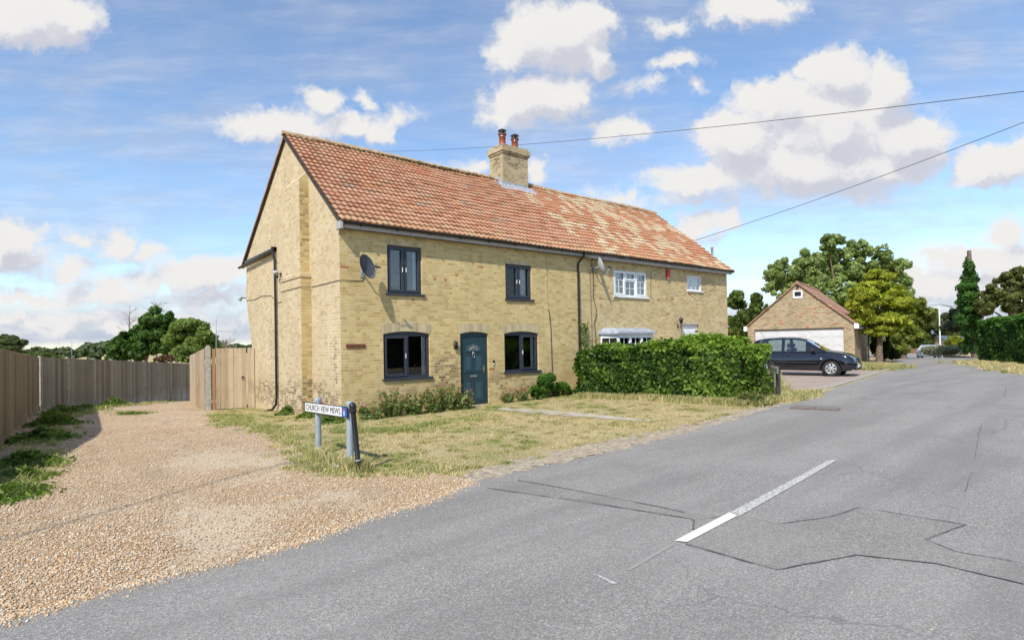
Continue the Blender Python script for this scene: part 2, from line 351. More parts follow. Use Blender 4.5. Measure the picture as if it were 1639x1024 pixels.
m_lead = M('lead sheet', var((.34, .37, .42), .22, 7., ((.6, .62, .66), .5)), rough=.55)
m_conc = M('concrete', var((.36, .34, .29), .2, 9., ((.25, .24, .19), .5), .4), rough=.92)
m_pave = M('paving slab', var((.43, .38, .30), .18, 5., ((.28, .23, .15), .5), .4), rough=.9)
m_pot = M('terracotta pot', var((.33, .07, .025), .25, 6.), rough=.6)
m_galv = M('galvanised post', var((.30, .35, .38), .12, 8., ((.2, .2, .18), .3)), rough=.5)
m_signw = M('sign white', var((.80, .80, .79), .04, 5.), rough=.4)
m_signo = M('old sign cream', var((.78, .76, .66), .08, 15.), rough=.6)
m_text = M('sign lettering', col=(.02, .02, .022), rough=.5)
m_blue = M('sign blue', col=(.02, .12, .42), rough=.4)
m_red = M('sign red', col=(.6, .03, .03), rough=.4)
m_alarm = M('alarm red', col=(.50, .025, .02), rough=.4)
m_cable = M('cable grey', col=(.07, .06, .055), rough=.6)
m_wire = M('overhead wire', col=(.05, .05, .055), rough=.6)
m_dish = M('dish dark grey', var((.055, .06, .068), .15, 7.), rough=.45)
m_dish2 = M('dish light grey', var((.42, .44, .46), .1, 7.), rough=.45)
m_plaq = M('wooden plaque', var((.14, .045, .02), .3, 14.), rough=.5)
m_room = M('dark room', var((.010, .010, .010), .2, 2.), rough=.9)  # near-black colour stands in for the shade inside unlit rooms
m_curt = M('curtain', var((.62, .62, .62), .12, 9.), rough=.9)
m_tyre = M('tyre rubber', col=(.018, .018, .018), rough=.85)
m_hub = M('wheel silver', col=(.55, .56, .57), rough=.35, metal=.6)
m_carb = M('black car paint', col=(.006, .006, .011), rough=.12)
m_carb.node_tree.nodes['Principled BSDF'].inputs['Coat Weight'].default_value = 1
m_cars = M('silver car paint', col=(.50, .52, .55), rough=.3, metal=.5)
m_trim = M('black trim', col=(.02, .02, .022), rough=.6)
m_lampw = M('headlamp lens', col=(.75, .77, .8), rough=.12)
m_lampr = M('tail lamp lens', col=(.45, .02, .02), rough=.2)
m_seat = M('seat cloth', col=(.05, .05, .055), rough=.9)
def glass_fn(refl, tint=(.9, .93, .95)):
    def fn(g, bs):
        t = g.t; out = [n for n in t.nodes if n.type == 'OUTPUT_MATERIAL'][0]
        fr = g.n('ShaderNodeFresnel', {'IOR': 1.5}).outputs[0]; f = g.m('MULTIPLY', fr, refl, clamp=True)
        tr = g.n('ShaderNodeBsdfTransparent', {0: (*tint, 1)}).outputs[0]; gl = g.n('ShaderNodeBsdfGlossy', {'Color': (1, 1, 1, 1), 'Roughness': .015}).outputs[0]
        t.links.new(g.n('ShaderNodeMixShader', {0: f, 1: tr, 2: gl}).outputs[0], out.inputs[0])
    return fn
m_glass = M('window glass', glass_fn(1.5)); m_glass2 = M('sky bright glass', glass_fn(4.0)); m_cglass = M('car glass', glass_fn(2.4, (.55, .62, .6)))
def leaf_m(name, trans=.35, rough=.55):
    def fn(g, bs):
        t = g.t; out = [n for n in t.nodes if n.type == 'OUTPUT_MATERIAL'][0]
        c = g.n('ShaderNodeAttribute', attribute_name='Col').outputs[0]
        g.L.new(c, bs.inputs['Base Color']); bs.inputs['Specular IOR Level'].default_value = .3
        tc = g.mix(1., c, (1.0, 1.15, .5), 'MULTIPLY')
        tl = g.n('ShaderNodeBsdfTranslucent', {0: tc}).outputs[0]
        t.links.new(g.n('ShaderNodeMixShader', {0: trans, 1: bs.outputs[0], 2: tl}).outputs[0], out.inputs[0])
    return M(name, fn, rough=rough)
m_leaf = leaf_m('leaves', .5); m_blade = leaf_m('grass blades', .3, .8)
m_bark = M('bark', var((.16, .12, .085), .4, 9., None, .8), rough=.95)
m_twig = M('bare twigs', var((.22, .17, .14), .3, 5.), rough=.95)
def stone_fn(g, bs):
    c = g.n('ShaderNodeAttribute', attribute_name='Col').outputs[0]; setc(g, bs, c); bs.inputs['Roughness'].default_value = .8
m_stone = M('pebble', stone_fn)
def wood_fn(cols, axis_u, pitch=.12, grime=None):
    def fn(g, bs):
        p = pos(g); x, y, z = g.xyz(p); u = g.m('ADD', g.m('MULTIPLY', x, axis_u[0]), g.m('MULTIPLY', y, axis_u[1]))
        cl = g.m('FLOOR', g.m('DIVIDE', g.m('ADD', u, 50.), pitch)); r = g.n('ShaderNodeTexWhiteNoise', {'W': cl}, noise_dimensions='1D').outputs[0]
        gr = g.noise(g.comb(g.m('MULTIPLY', u, 28.), g.m('MULTIPLY', z, 1.1), cl), 2.2, 7, .68)
        k = g.ramp(g.m('ADD', g.m('MULTIPLY', r, .5), g.m('MULTIPLY', gr, .62)), [(.15, cols[0]), (.5, cols[1]), (.85, cols[2])])
        kn = g.mr(g.noise(g.comb(g.m('MULTIPLY', u, 9.), g.m('MULTIPLY', z, 3.), cl), 3., 2, .5), .72, .78); k = g.mix(g.m('MULTIPLY', kn, .75), k, tuple(c*.3 for c in cols[0]))
        st = g.m('MULTIPLY', g.mr(g.noise(p, 1.3, 5, .7), .5, .75), .4); k = g.mix(st, k, tuple(c*.55 for c in cols[0]))
        if grime: k = g.mix(g.m('MULTIPLY', g.mr(g.m('ADD', z, g.m('MULTIPLY', g.noise(p, 4.), .5)), grime[0], grime[1]), .7), k, (.10, .085, .035))
        setc(g, bs, k); bs.inputs['Roughness'].default_value = .9; setb(g, bs, gr, .5, .004)
    return fn
# ------------------------------------------------------------------ ground sheets
def inpoly(P, poly):
    x, y = P[:, 0], P[:, 1]; r = np.zeros(len(P), bool); n = len(poly)
    for i in range(n):
        x0, y0 = poly[i][:2]; x1, y1 = poly[(i+1) % n][:2]
        c = ((y0 > y) != (y1 > y)) & (x < (x1-x0)*(y-y0)/((y1-y0) or 1e-9)+x0); r ^= c
    return r
def jag(poly, step=.5, amp=.08, keep=()):
    out = []; n = len(poly)
    for i in range(n):
        a = Vector(poly[i][:2]); b = Vector(poly[(i+1) % n][:2]); L = (b-a).length; k = max(1, int(L/step)) if L < 60 else 1
        nn = Vector((-(b-a).y, (b-a).x)).normalized()
        for j in range(k):
            p = a.lerp(b, j/k)
            if i not in keep and k > 1: p = p+nn*random.uniform(-amp, amp)
            out.append((p.x, p.y))
    return out
XC = [-400, -200, -100, -60, -40, -30, -20, -15]+[-12+i for i in range(0, 60)]+[50, 53, 56, 60, 64, 68, 72, 76, 85, 100, 150, 250, 450]
YC = [-400, -200, -100, -60, -40, -30, -25, -20]+[-18+i for i in range(0, 46)]+[30, 33, 36, 40, 50, 60, 80, 120, 200, 450]
def sheet(name, poly, off, mat, **tg):
    from mathutils.geometry import delaunay_2d_cdt
    k = len(poly); r = delaunay_2d_cdt([Vector((p[0], p[1])) for p in poly], [], [list(range(k))], 1, 1e-4)
    bm = bmesh.new(); vv = [bm.verts.new((p.x, p.y, 0)) for p in r[0]]
    for f in r[2]:
        try: bm.faces.new([vv[i] for i in f])
        except ValueError: pass
    xs = [p[0] for p in poly]; ys = [p[1] for p in poly]
    for axis, L, lo, hi in ((0, XC, min(xs), max(xs)), (1, YC, min(ys), max(ys))):
        for c in L:
            if lo < c < hi:
                nrm = (1, 0, 0) if axis == 0 else (0, 1, 0); co = (c, 0, 0) if axis == 0 else (0, c, 0)
                bmesh.ops.bisect_plane(bm, geom=bm.verts[:]+bm.edges[:]+bm.faces[:], plane_co=co, plane_no=nrm, dist=1e-5)
    for v in bm.verts: v.co.z = Z(v.co.x, v.co.y)+off
    bm.normal_update()
    for f in bm.faces:
        if f.normal.z < 0: f.normal_flip()
    mb = MB(); mb.addbm(bm, smooth=True); return mb.build(name, mat, kind='structure', **tg)
def gnd_fn(g, bs):
    p = pos(g); n = g.noise(p, 1.1, 6, .65); n2 = g.noise(p, 9., 6, .7); n3 = g.noise(p, 90., 4, .7)
    k = g.ramp(g.m('ADD', g.m('MULTIPLY', n, .6), g.m('MULTIPLY', n2, .4)), [(.32, (.24, .22, .09)), (.45, (.42, .34, .17)), (.56, (.52, .42, .25)), (.7, (.56, .48, .32))])
    k = g.mix(g.mr(n3, .35, .7, 0., .5), k, (.24, .18, .10)); setc(g, bs, k); bs.inputs['Roughness'].default_value = .95; bs.inputs['Specular IOR Level'].default_value = .1
    setb(g, bs, g.m('ADD', n3, g.m('MULTIPLY', n2, 2.)), .6, .02)
m_gnd = M('dry turf', gnd_fn)
def asph_fn(base, dark=1.):
    def fn(g, bs):
        p = pos(g); vo = g.n('ShaderNodeTexVoronoi', {'Vector': p, 'Scale': 95.}); cell = g.xyz(vo.outputs['Color'])[0]
        k = g.ramp(cell, [(0, tuple(c*.62 for c in base)), (.5, base), (.82, tuple(c*1.25 for c in base)), (1, tuple(min(1, c*1.75) for c in base))])
        k = g.mix(g.mr(g.noise(p, 190., 2, .6), .35, .65, 0., .35), k, tuple(c*.55 for c in base))
        big = g.noise(p, .55, 6, .62); k = g.mix(g.mr(big, .35, .7, 0., .3), k, tuple(c*1.3 for c in base))
        lane = g.noise(g.n('ShaderNodeMapping', {'Vector': p, 'Rotation': (0, 0, -.12), 'Scale': (.12, 1.1, 1)}).outputs[0], 1.2, 4, .55)
        k = g.mix(g.mr(lane, .42, .64, 0., .45), k, tuple(c*.66 for c in base)); k = g.mix(g.mr(g.noise(p, .23, 5, .7), .54, .66, 0., .3), k, tuple(c*.6 for c in base)); k = g.mix(g.mr(g.noise(p, 2.8, 6, .75), .58, .72, 0., .28), k, tuple(min(1, c*1.5) for c in base))
        vo2 = g.n('ShaderNodeTexVoronoi', {'Vector': g.vm('ADD', p, g.vm('MULTIPLY', g.n('ShaderNodeTexNoise', {'Vector': p, 'Scale': 1.5, 'Detail': 5.}).outputs['Color'], (.9, .9, 0))), 'Scale': .28}, feature='DISTANCE_TO_EDGE').outputs[0]
        cr = g.m('MULTIPLY', g.mr(vo2, .0045, .001), g.mr(g.noise(p, .5, 3), .48, .6)); k = g.mix(g.m('MULTIPLY', cr, .4), k, tuple(c*.3 for c in base))
        sp = g.m('GREATER_THAN', g.noise(p, 14., 2, .5), .80); k = g.mix(g.m('MULTIPLY', sp, .6), k, (.03, .03, .03))
        setc(g, bs, k); bs.inputs['Roughness'].default_value = .85; bs.inputs['Specular IOR Level'].default_value = .3
        setb(g, bs, g.m('ADD', vo.outputs['Distance'], g.noise(p, 150., 2)), .7, .006)
    return fn
m_asph = M('worn asphalt', asph_fn((.300, .283, .260))); m_asph2 = M('patched asphalt', asph_fn((.280, .262, .238)))
def grav_fn(g, bs):
    p = pos(g); q = g.vm('ADD', p, g.vm('MULTIPLY', g.n('ShaderNodeTexNoise', {'Vector': p, 'Scale': 30.}).outputs['Color'], (.015, .015, .015)))
    vo = g.n('ShaderNodeTexVoronoi', {'Vector': q, 'Scale': 42.}); c = g.xyz(vo.outputs['Color'])[0]
    k = g.ramp(c, [(0, (.38, .25, .14)), (.25, (.52, .38, .24)), (.5, (.60, .47, .32)), (.7, (.56, .39, .22)), (.85, (.64, .54, .40)), (1, (.72, .66, .56))])
    k = g.mix(g.mr(g.noise(g.n('ShaderNodeMapping', {'Vector': p, 'Rotation': (0, 0, -.25), 'Scale': (1.3, .28, 1)}).outputs[0], 1.1, 5, .6), .5, .64, 0., .5), k, (.36, .27, .17))
    k = g.mix(g.mr(vo.outputs['Distance'], .35, .75, 0., .55), k, (.20, .13, .08))
    big = g.noise(p, .8, 6, .62); k = g.mix(g.mr(big, .44, .62, 0., .7), k, (.56, .45, .31))
    setc(g, bs, k); bs.inputs['Roughness'].default_value = .9; setb(g, bs, g.m('SUBTRACT', 1., vo.outputs['Distance']), .8, .015)
m_grav = M('gravel bed', grav_fn)
m_dirt = M('dusty edge', var((.36, .30, .22), .35, 9., ((.27, .21, .14), .7), .8), rough=.95)
m_tar = M('tar seam', var((.10, .10, .105), .3, 20.), rough=.6)
m_drive = M('driveway blocks', var((.36, .285, .235), .14, 2.5, ((.38, .30, .25), .4), .3), rough=.9)
def paint_fn(c, lo, hi):
    def fn(g, bs):
        p = pos(g); n = g.noise(p, 38., 5, .75); setc(g, bs, g.mix(g.mr(n, lo, hi), (.300, .283, .260), c)); bs.inputs['Roughness'].default_value = .8
    return fn
m_paint = M('road paint', paint_fn((.80, .78, .70), .22, .36)); m_paintw = M('worn road paint', paint_fn((.62, .61, .57), .44, .56))
def px(*a, dz=0): return [PG(u, v, dz) for u, v in a]
sheet('ground', [(-400, -400), (450, -400), (450, 450), (-400, 450)], 0, m_gnd)
Lp = px((-60, 1006), (60, 975), (150, 948), (260, 922), (400, 888), (500, 860), (600, 825), (690, 800), (757, 770))
Gp = px((860, 747), (940, 731), (1000, 716), (1100, 691), (1175, 668), (1240, 650), (1285, 640), (1310, 632))
Kp = px((1332, 623.5), (1372, 611.5), (1407, 599.5), (1430, 593), (1437, 586))
FarL = px((1432, 578), (1420, 572))
Rp = px((1690, 603), (1639, 591), (1600, 585), (1560, 580), (1545, 577))
pl = [(p.x, p.y) for p in Lp+Gp+Kp+FarL]
bend = [(78, 12), (92, 28), (86, 32), (120, 40), (70, -2)]
far_far = [(FarL[-1].x+3, FarL[-1].y+1.5), (78, 14), (88, 26), (94, 24), (84, 8), (68, -1.0)]
road = pl+far_far+[(p.x, p.y) for p in reversed(Rp)]+[(24, -12.5), (12, -17), (0, -19.5), (-14, -21), (-60, -22), (-60, -15), (-14, -8.6)]
road_poly = jag(road, .35, .045)
sheet('road', road_poly, .012, m_asph)
# gravel lane
lane = px((-60, 1006), (60, 975), (150, 948), (260, 922), (400, 888), (500, 860), (600, 825), (690, 800), (757, 768), (690, 757), (560, 757), (500, 742), (470, 712), (440, 690), (360, 672), (338, 662))
lane = [(p.x, p.y-.05) for p in lane]+[(-1.6, 8.4), (-1.1, 12), (1.6, 20), (.6, 22), (-2, 18.2), (-5.7, 13.2), (-6.6, 5), (-6.9, -2), (-14, -5), (-14, -8.6)]
lane_poly = jag(lane, .3, .07)
sheet('gravel_lane', lane_poly, .006, m_grav)
# dusty verge margin between turf and asphalt
edge = px((740, 775), (860, 749), (1000, 718), (1100, 693), (1240, 652), (1310, 634), (1300, 628), (1240, 645), (1100, 681), (1000, 699), (900, 722), (800, 742), (745, 758))
sheet('road_verge_dirt', jag([(p.x, p.y) for p in edge], .12, .13), .0135, m_dirt)
# driveway + kerb
kn = [Vector((p.x, p.y)) for p in px((1282, 627), (1330, 619), (1370, 607), (1405, 596), (1428, 590))]
drive = [tuple(p) for p in kn]+[(29.5, -2.8), (28.4, -1.2), (27.0, 4.6), (24.0, 8.0), (11.8, 4.0), (11.2, -1.5)]
sheet('driveway', drive, .02, m_drive)
mb = MB()
for i in range(len(kn)-1):
    a, b = kn[i], kn[i+1]; L = (b-a).length; n = max(1, int(L/.9)); d = (b-a).normalized(); nn = Vector((d.y, -d.x))
    for j in range(n):
        p, q = a+d*(L*j/n+.01), a+d*(L*(j+1)/n-.01)
        z0 = Z(p.x, p.y); z1 = Z(q.x, q.y); h = .055
        mb.add([(p.x, p.y, z0-.1), (q.x, q.y, z1-.1), (q.x+nn.x*.13, q.y+nn.y*.13, z1-.1), (p.x+nn.x*.13, p.y+nn.y*.13, z0-.1), (p.x, p.y, z0+h), (q.x, q.y, z1+h), (q.x+nn.x*.13, q.y+nn.y*.13, z1+h-.02), (p.x+nn.x*.13, p.y+nn.y*.13, z0+h-.02)],
               [(0,3,2,1),(4,5,6,7),(0,1,5,4),(1,2,6,5),(2,3,7,6),(3,0,4,7)])
mb.build('kerb', m_conc, kind='structure')
# path slabs from the door
pth = px((800, 652), (860, 656), (940, 662), (1000, 668), (1042, 672), (1040, 676), (985, 672), (930, 668), (850, 661), (795, 656))
sheet('garden_path', jag([(p.x, p.y) for p in pth], .3, .03), .012, m_pave)
# patch in the asphalt, seams, markings
def poly_px(name, pts, off, mat): return sheet(name, [(p.x, p.y) for p in px(*pts)], off, mat)
poly_px('road_patch', [(1110,835),(1180,826),(1260,841),(1375,814),(1545,843),(1482,867),(1530,885),(1639,905),(1639,938),(1500,905),(1370,891),(1243,914),(1100,872),(1112,850)], .0165, m_asph2)
poly_px('road_patch', [(760,770),(850,772),(990,800),(1110,823),(1160,826),(1112,850),(1104,832),(920,800),(780,782)], .0140, m_asph2)
def seam(pts, w, off, mat, name='tar_seam'):
    P = px(*pts); mb = MB(); Q = []
    for i in range(len(P)-1):
        n = max(2, int((P[i+1]-P[i]).length/.12))
        for j in range(n): Q.append(P[i].lerp(P[i+1], j/n)+Vector((random.uniform(-.006, .006), random.uniform(-.006, .006), 0)))
    Q.append(P[-1]); vs = []
    for i, p in enumerate(Q):
        t = (Q[min(i+1, len(Q)-1)]-Q[max(i-1, 0)]).normalized(); nn = Vector((-t.y, t.x, 0)); ww = w*random.uniform(.2, 1.05)/2
        for s in (-1, 1): q = p+nn*ww*s; vs.append((q.x, q.y, Z(q.x, q.y)+off))
    mb.add(vs, [(2*i, 2*i+2, 2*i+3, 2*i+1) for i in range(len(Q)-1) if math.sin(i*.37)+math.sin(i*.11+1) > -1.2]); return mb.build(name, mat, kind='structure')
for s in ([(780,783),(920,803),(1104,832),(1112,836),(1110,850)], [(828,770),(880,779),(990,800),(1040,810),(1095,822)], [(1100,868),(1098,874),(1243,915),(1370,891)], [(1370,891),(1500,905),(1639,938)], [(1250,840),(1330,830),(1375,814),(1545,842),(1482,866),(1530,886),(1600,897),(1639,905)]):
    seam(s, .020, .0205, m_tar)
for s in ([(1572,680),(1566,700),(1560,740),(1545,790)], [(1610,620),(1608,640)], [(1030,724),(1075,716)], [(1110,835),(1180,826)]): seam(s, .009, .0205, m_tar, 'road_crack')
poly_px('road_marking', [(1080,869),(1168,823),(1181,828),(1100,871)], .0245, m_paint)
poly_px('road_marking', [(1170,822),(1326,738),(1341,737),(1185,828)], .0205, m_paintw)
poly_px('road_marking', [(948,921),(955,921),(988,936),(982,938)], .0165, m_paintw)
poly_px('road_marking', [(1000,915),(1075,872),(1082,873),(1010,915)], .0165, M('faded paint', paint_fn((.48, .46, .44), .55, .68)))
# ------------------------------------------------------------------ the house
LN = 17.63; HF = 4.84; SL = .8016; RY = 3.92; RZ = 8.157
house = empty('brick_house', (0, 0, 0), 'long two-storey yellow brick house with red tiled roof at the road corner', 'house')
WT = .11
def wall_with_holes(mb, x0, x1, z0, z1, holes):
    xs = sorted({x0, x1}|{h[0] for h in holes}|{h[1] for h in holes}); zs = sorted({z0, z1}|{h[2] for h in holes}|{h[3] for h in holes})
    for i in range(len(xs)-1):
        for j in range(len(zs)-1):
            a, b, c, d = xs[i], xs[i+1], zs[j], zs[j+1]; mx, mz = (a+b)/2, (c+d)/2
            if any(h[0] < mx < h[1] and h[2] < mz < h[3] for h in holes): continue
            low = [(a, c), (b, c)]
            for h in holes:
                if abs(h[3]-c) < 1e-6 and h[0] <= mx <= h[1] and h[4]:
                    def ah(x): t = (x-h[0])/(h[1]-h[0]); return h[3]+h[4]*4*t*(1-t)
                    low = [(a+(b-a)*k/10, ah(a+(b-a)*k/10)) for k in range(11)]
            vs = [(x, 0, z) for x, z in low]+[(b, 0, d), (a, 0, d)]; mb.add(vs, [tuple(range(len(vs)))])
    for h in holes:   # reveals
        a, b, c, d, r = h; top = [(a+(b-a)*k/10, d+r*4*(k/10)*(1-k/10)) for k in range(11)]
        loop = [(a, c)]+top+[(b, c)]
        for k in range(len(loop)):
            p, q = loop[k], loop[(k+1) % len(loop)]
            mb.add([(p[0], 0, p[1]), (q[0], 0, q[1]), (q[0], WT, q[1]), (p[0], WT, p[1])], [(0, 1, 2, 3)])
LLw = (1.13, 2.50, .93, 2.08, .07); LRw = (5.08, 6.45, .93, 2.08, .07); DRw = (3.49, 4.48, .03, 2.08, .06); ULw = (1.27, 2.29, 3.14, 4.40, 0); URw = (5.165, 6.21, 3.14, 4.20, 0)
W1 = (10.09, 12.0, 3.42, 4.36, 0); W2 = (14.62, 15.64, 3.82, 4.44, 0); D2 = (14.2, 15.36, .32, 2.42, 0)
mb = MB(); wall_with_holes(mb, 0, 8.33, -.6, 4.95, [LLw, LRw, DRw, ULw, URw]); mb.build('wall', m_front, house, label='golden brick front wall of the near half')
mb = MB(); wall_with_holes(mb, 8.33, LN, -.6, 4.95, [W1, W2, D2]); mb.build('wall', m_front2, house, label='buff brick front wall of the far half')
def zr(y): return min(HF+SL*(y+.22), RZ-(RZ-4.86)/(8.95-RY)*(y-RY))-.05
mb = MB(); g0 = [(0, 0, -.7), (0, 0, zr(0)), (0, RY, zr(RY)), (0, 8.52, zr(8.52)), (0, 8.6, 4.2), (0, 8.73, 3.77), (0, 8.34, 2.84), (0, 7.9, 1.72), (0, 7.66, -.9)]
mb.add(g0, [tuple(range(len(g0)))[::-1]]); mb.add([(x, y, z) for (_, y, z) in g0[3:] for x in (0, LN)], [(2*i, 2*i+1, 2*i+3, 2*i+2) for i in range(5)])
mb.build('wall', m_gable, house, label='pale brick gable wall facing the gravel lane')
mb = MB(); g1 = [(LN, 0, -.6), (LN, 0, zr(0)), (LN, RY, zr(RY)), (LN, 8.52, zr(8.52)), (LN, 7.66, -.6)]; mb.add(g1, [tuple(range(5))])
mb.build('wall', m_gable, house)
# chimney breast on the gable
mb = MB(); pass
mb.prism([(-.28, 1.97, -.5), (-.28, 3.62, -.5), (-.28, 3.62, 3.66), (-.28, 1.97, 3.66)], None, (.28, 0, 0))
mb.prism([(-.25, 2.09, 3.78), (-.25, 3.52, 3.78), (-.25, 3.52, 6.34), (-.25, 2.09, 6.34)], None, (.25, 0, 0))
f = []
mb.add([(-.25, 2.09, 6.34), (-.25, 3.52, 6.34), (0, 3.45, 6.62), (0, 2.16, 6.62)], [(0, 1, 2, 3)]); mb.add([(-.25, 2.09, 6.34), (0, 2.16, 6.62), (0, 2.09, 6.34)], [(0, 1, 2)])
mats = [m_breastf, m_gable]
for i, fc in enumerate(mb.f):
    vs = [Vector(mb.v[k]) for k in fc]; n = (vs[1]-vs[0]).cross(vs[2]-vs[0])
    mb.m[i] = 0 if abs(n.y) > abs(n.x) and abs(n.y) > abs(n.z) else 1
br = mb.build('chimney_breast', mats, house)
mb = MB(); mb.bbox((-.31, 1.94, 3.665), (.005, 3.65, 3.715), .012); mb.bbox((-.29, 2.0, 3.715), (.005, 3.6, 3.785), .02); mb.build('ledge', m_gable, br)
# roof tiles
def tiles(x0, x1, y0, z0, slope, length, n, parent, mat, wave=.165, step=.0275, sag=.035, seed=1, name='roof', flip=1, axis=None):
    r = np.random.default_rng(seed); th = math.atan(slope); d = np.array([0, math.cos(th), math.sin(th)]); nn = np.array([0, -math.sin(th), math.cos(th)])
    xs = np.arange(x0, x1+step/2, step); k = len(xs); gl = length/n; V = []; F = []; UV = []
    tile = np.floor(xs/.33).astype(int); tile -= tile.min()
    w = .015*np.cos(2*np.pi*xs/wave)+.006*np.cos(4*np.pi*xs/wave+.6)
    for i in range(n):
        jit = r.normal(0, .004, tile.max()+1)[tile]; js = r.normal(0, .006, tile.max()+1)[tile]
        sg = sag*(np.sin(xs*.55+1+i*.03)+.6*np.sin(xs*1.3+2+i*.1)+.5*np.sin(i*.5+xs*.2))*.5
        for q, (s, h) in enumerate(((i*gl, -.005), (i*gl, .046), ((i+1)*gl+.012, .004))):
            ss = s+(js if q < 2 else 0); hh = h+w*(1 if q else .6)+(jit if q else 0)+sg
            p = np.array([0, y0, z0])[None]+np.outer(np.full(k, 1)*ss, d)+np.outer(hh, nn); p[:, 0] += xs; V.append(p); UV += [(x, i+.5) for x in xs]
        b = i*3*k
        for a in (0, 1):
            o = b+a*k; idx = np.arange(k-1)
            F.append(np.stack([o+idx, o+idx+1, o+k+idx+1, o+k+idx], 1))
    V = np.vstack(V); F = np.vstack(F)
    me = bpy.data.meshes.new(name); 
    if axis is not None: V = V@np.array(axis[0]).T+np.array(axis[1])
    me.from_pydata(V.tolist(), [], F.tolist()); me.materials.append(mat)
    uvl = me.uv_layers.new(name='UVMap'); UV = np.array(UV); uvl.data.foreach_set('uv', UV[F.ravel()].astype(np.float32).ravel())
    sm = np.zeros(len(F), bool); me.update(); o = bpy.data.objects.new(name, me); C.objects.link(o); o.parent = parent
    if axis is not None: o.location = (0, 0, 0)
    return o
RL = math.hypot(RY+.30, (RY+.30)*SL)
roof = tiles(-.09, LN+.12, -.30, HF-.064+.02, SL, RL, 21, house, m_roof)
mb = MB(); yr, zrr = 8.95, 4.83
mb.prism([(-.09, RY, RZ-.02), (-.09, yr, zrr), (-.09, yr, zrr-.07), (-.09, RY, RZ-.12)], None, (LN+.2, 0, 0)); mb.build('rear_roof_slope', m_groof, house)
mb = MB()   # verge mortar and tile edges
for xa, xb in ((-.085, .02), (LN-.02, LN+.11)):
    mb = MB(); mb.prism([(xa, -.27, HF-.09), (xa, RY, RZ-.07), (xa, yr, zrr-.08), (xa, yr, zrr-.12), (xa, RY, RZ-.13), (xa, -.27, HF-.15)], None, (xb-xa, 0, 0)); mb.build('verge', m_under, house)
mb = MB()
x = -.12; rsplit = False
while x < LN+.1:
    L = .44
    if x > 8 and len(mb.v) and not rsplit: mb.build('ridge', m_ridge, house); mb = MB(); rsplit = True
    if not (x+L > 7.93 and x < 9.16):
        tilt = random.uniform(-.012, .012); n = 8; zt = RZ-.035+.02*math.sin(x*.9)+random.uniform(-.006, .006); prof = []
        for e, rr in ((0, .125), (L-.01, .112)):
            prof += [(x+e, RY+.0+rr*1.05*math.cos(math.pi*j/n), zt+rr*math.sin(math.pi*j/n)+tilt*e) for j in range(n+1)]
        mb.add(prof, [(j, j+1, n+2+j, n+1+j) for j in range(n)], True); mb.add([prof[j] for j in range(n+1)], [tuple(range(n+1))[::-1]])
    x += L
mb.build('ridge', m_ridge, house)
mb = MB()
for i in range(230):
    xx = random.choice([random.uniform(.9, 7.8), random.uniform(1.5, 6.5), random.uniform(9.3, 17)]); 
    if xx > 9 and random.random() < .6: continue
    s = random.uniform(.02, .055); yy = RY-.12-abs(random.gauss(0, .05)); bm = bmesh.new(); bmesh.ops.create_icosphere(bm, subdivisions=1, radius=s)
    for v in bm.verts: v.co = Vector((v.co.x*random.uniform(1.5, 3), v.co.y*1.2, v.co.z*.6*random.uniform(.7, 1.3)))
    mb.addbm(bm, None, (xx, yy, HF+SL*(yy+.22)+.045+random.uniform(0, .02)), True)
mb.build('moss', m_moss, house, kind='stuff')
# eaves: fascia, gutter, brackets
mb = MB(); mb.box((-.02, -.20, 4.655), (8.6, -.175, 4.765)); mb.box((8.6, -.205, 4.63), (LN+.06, -.18, 4.765)); mb.bbox((-.10, -.31, 4.61), (-.02, -.02, 4.80), .01); mb.build('fascia', m_fascia, house)
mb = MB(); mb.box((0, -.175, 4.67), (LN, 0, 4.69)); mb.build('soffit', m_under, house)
def gutter(mb, p, q, r=.055):   # half-round trough from p to q
    p, q = Vector(p), Vector(q); t = (q-p).normalized(); s = t.cross(Vector((0, 0, 1))).normalized(); n = 8; vs = []
    for e in (p, q):
        for rr in (r, r-.006): vs += [e+s*rr*math.cos(math.pi*j/n+math.pi)+Vector((0, 0, rr*math.sin(math.pi*j/n+math.pi))) for j in range(n+1)]
    m = n+1; fs = []
    for j in range(n): fs += [(j, j+1, 2*m+j+1, 2*m+j), (m+j+1, m+j, 3*m+j, 3*m+j+1), (j, m+j, m+j+1, j+1), (2*m+j+1, 3*m+j+1, 3*m+j, 2*m+j)]
    mb.add(vs, fs, False)
mb = MB(); gutter(mb, (-.06, -.262, 4.80), (LN+.16, -.262, 4.79), .055)
for i in range(18): mb.box((.45+i*.98, -.325, 4.73), (.48+i*.98, -.2, 4.745)); mb.box((.45+i*.98, -.325, 4.735), (.48+i*.98, -.318, 4.80))
gut = mb.build('gutter', m_black, house)
mb = MB(); gutter(mb, (-.14, 5.02, 4.83), (-.14, 8.98, 4.74), .06); mb.box((-.075, 4.98, 4.80), (-.001, 8.5, 4.92)); mb.box((-.16, 4.98, 4.80), (-.001, 5.03, 4.93))
mb.build('gutter', m_black, house)
def clips(mb, path_x, path_y, z0, z1, n, r): 
    for i in range(n):
        z = z0+(z1-z0)*(i+.5)/n; mb.lathe([(r, z-.02), (r+.008, z-.02), (r+.008, z+.02), (r, z+.02)], (path_x, path_y, 0), n=12)
mb = MB(); mb.tube([(-.1, 5.0, 4.82), (-.1, 5.0, 4.66), (-.07, 4.96, 4.5), (-.065, 4.95, 3), (-.065, 4.95, .25), (-.075, 4.98, .02), (-.14, 5.12, -.14), (-.30, 5.42, -.22)], .036, 10); clips(mb, -.065, 4.95, .2, 4.4, 5, .036)
mb.build('downpipe', m_black, house)
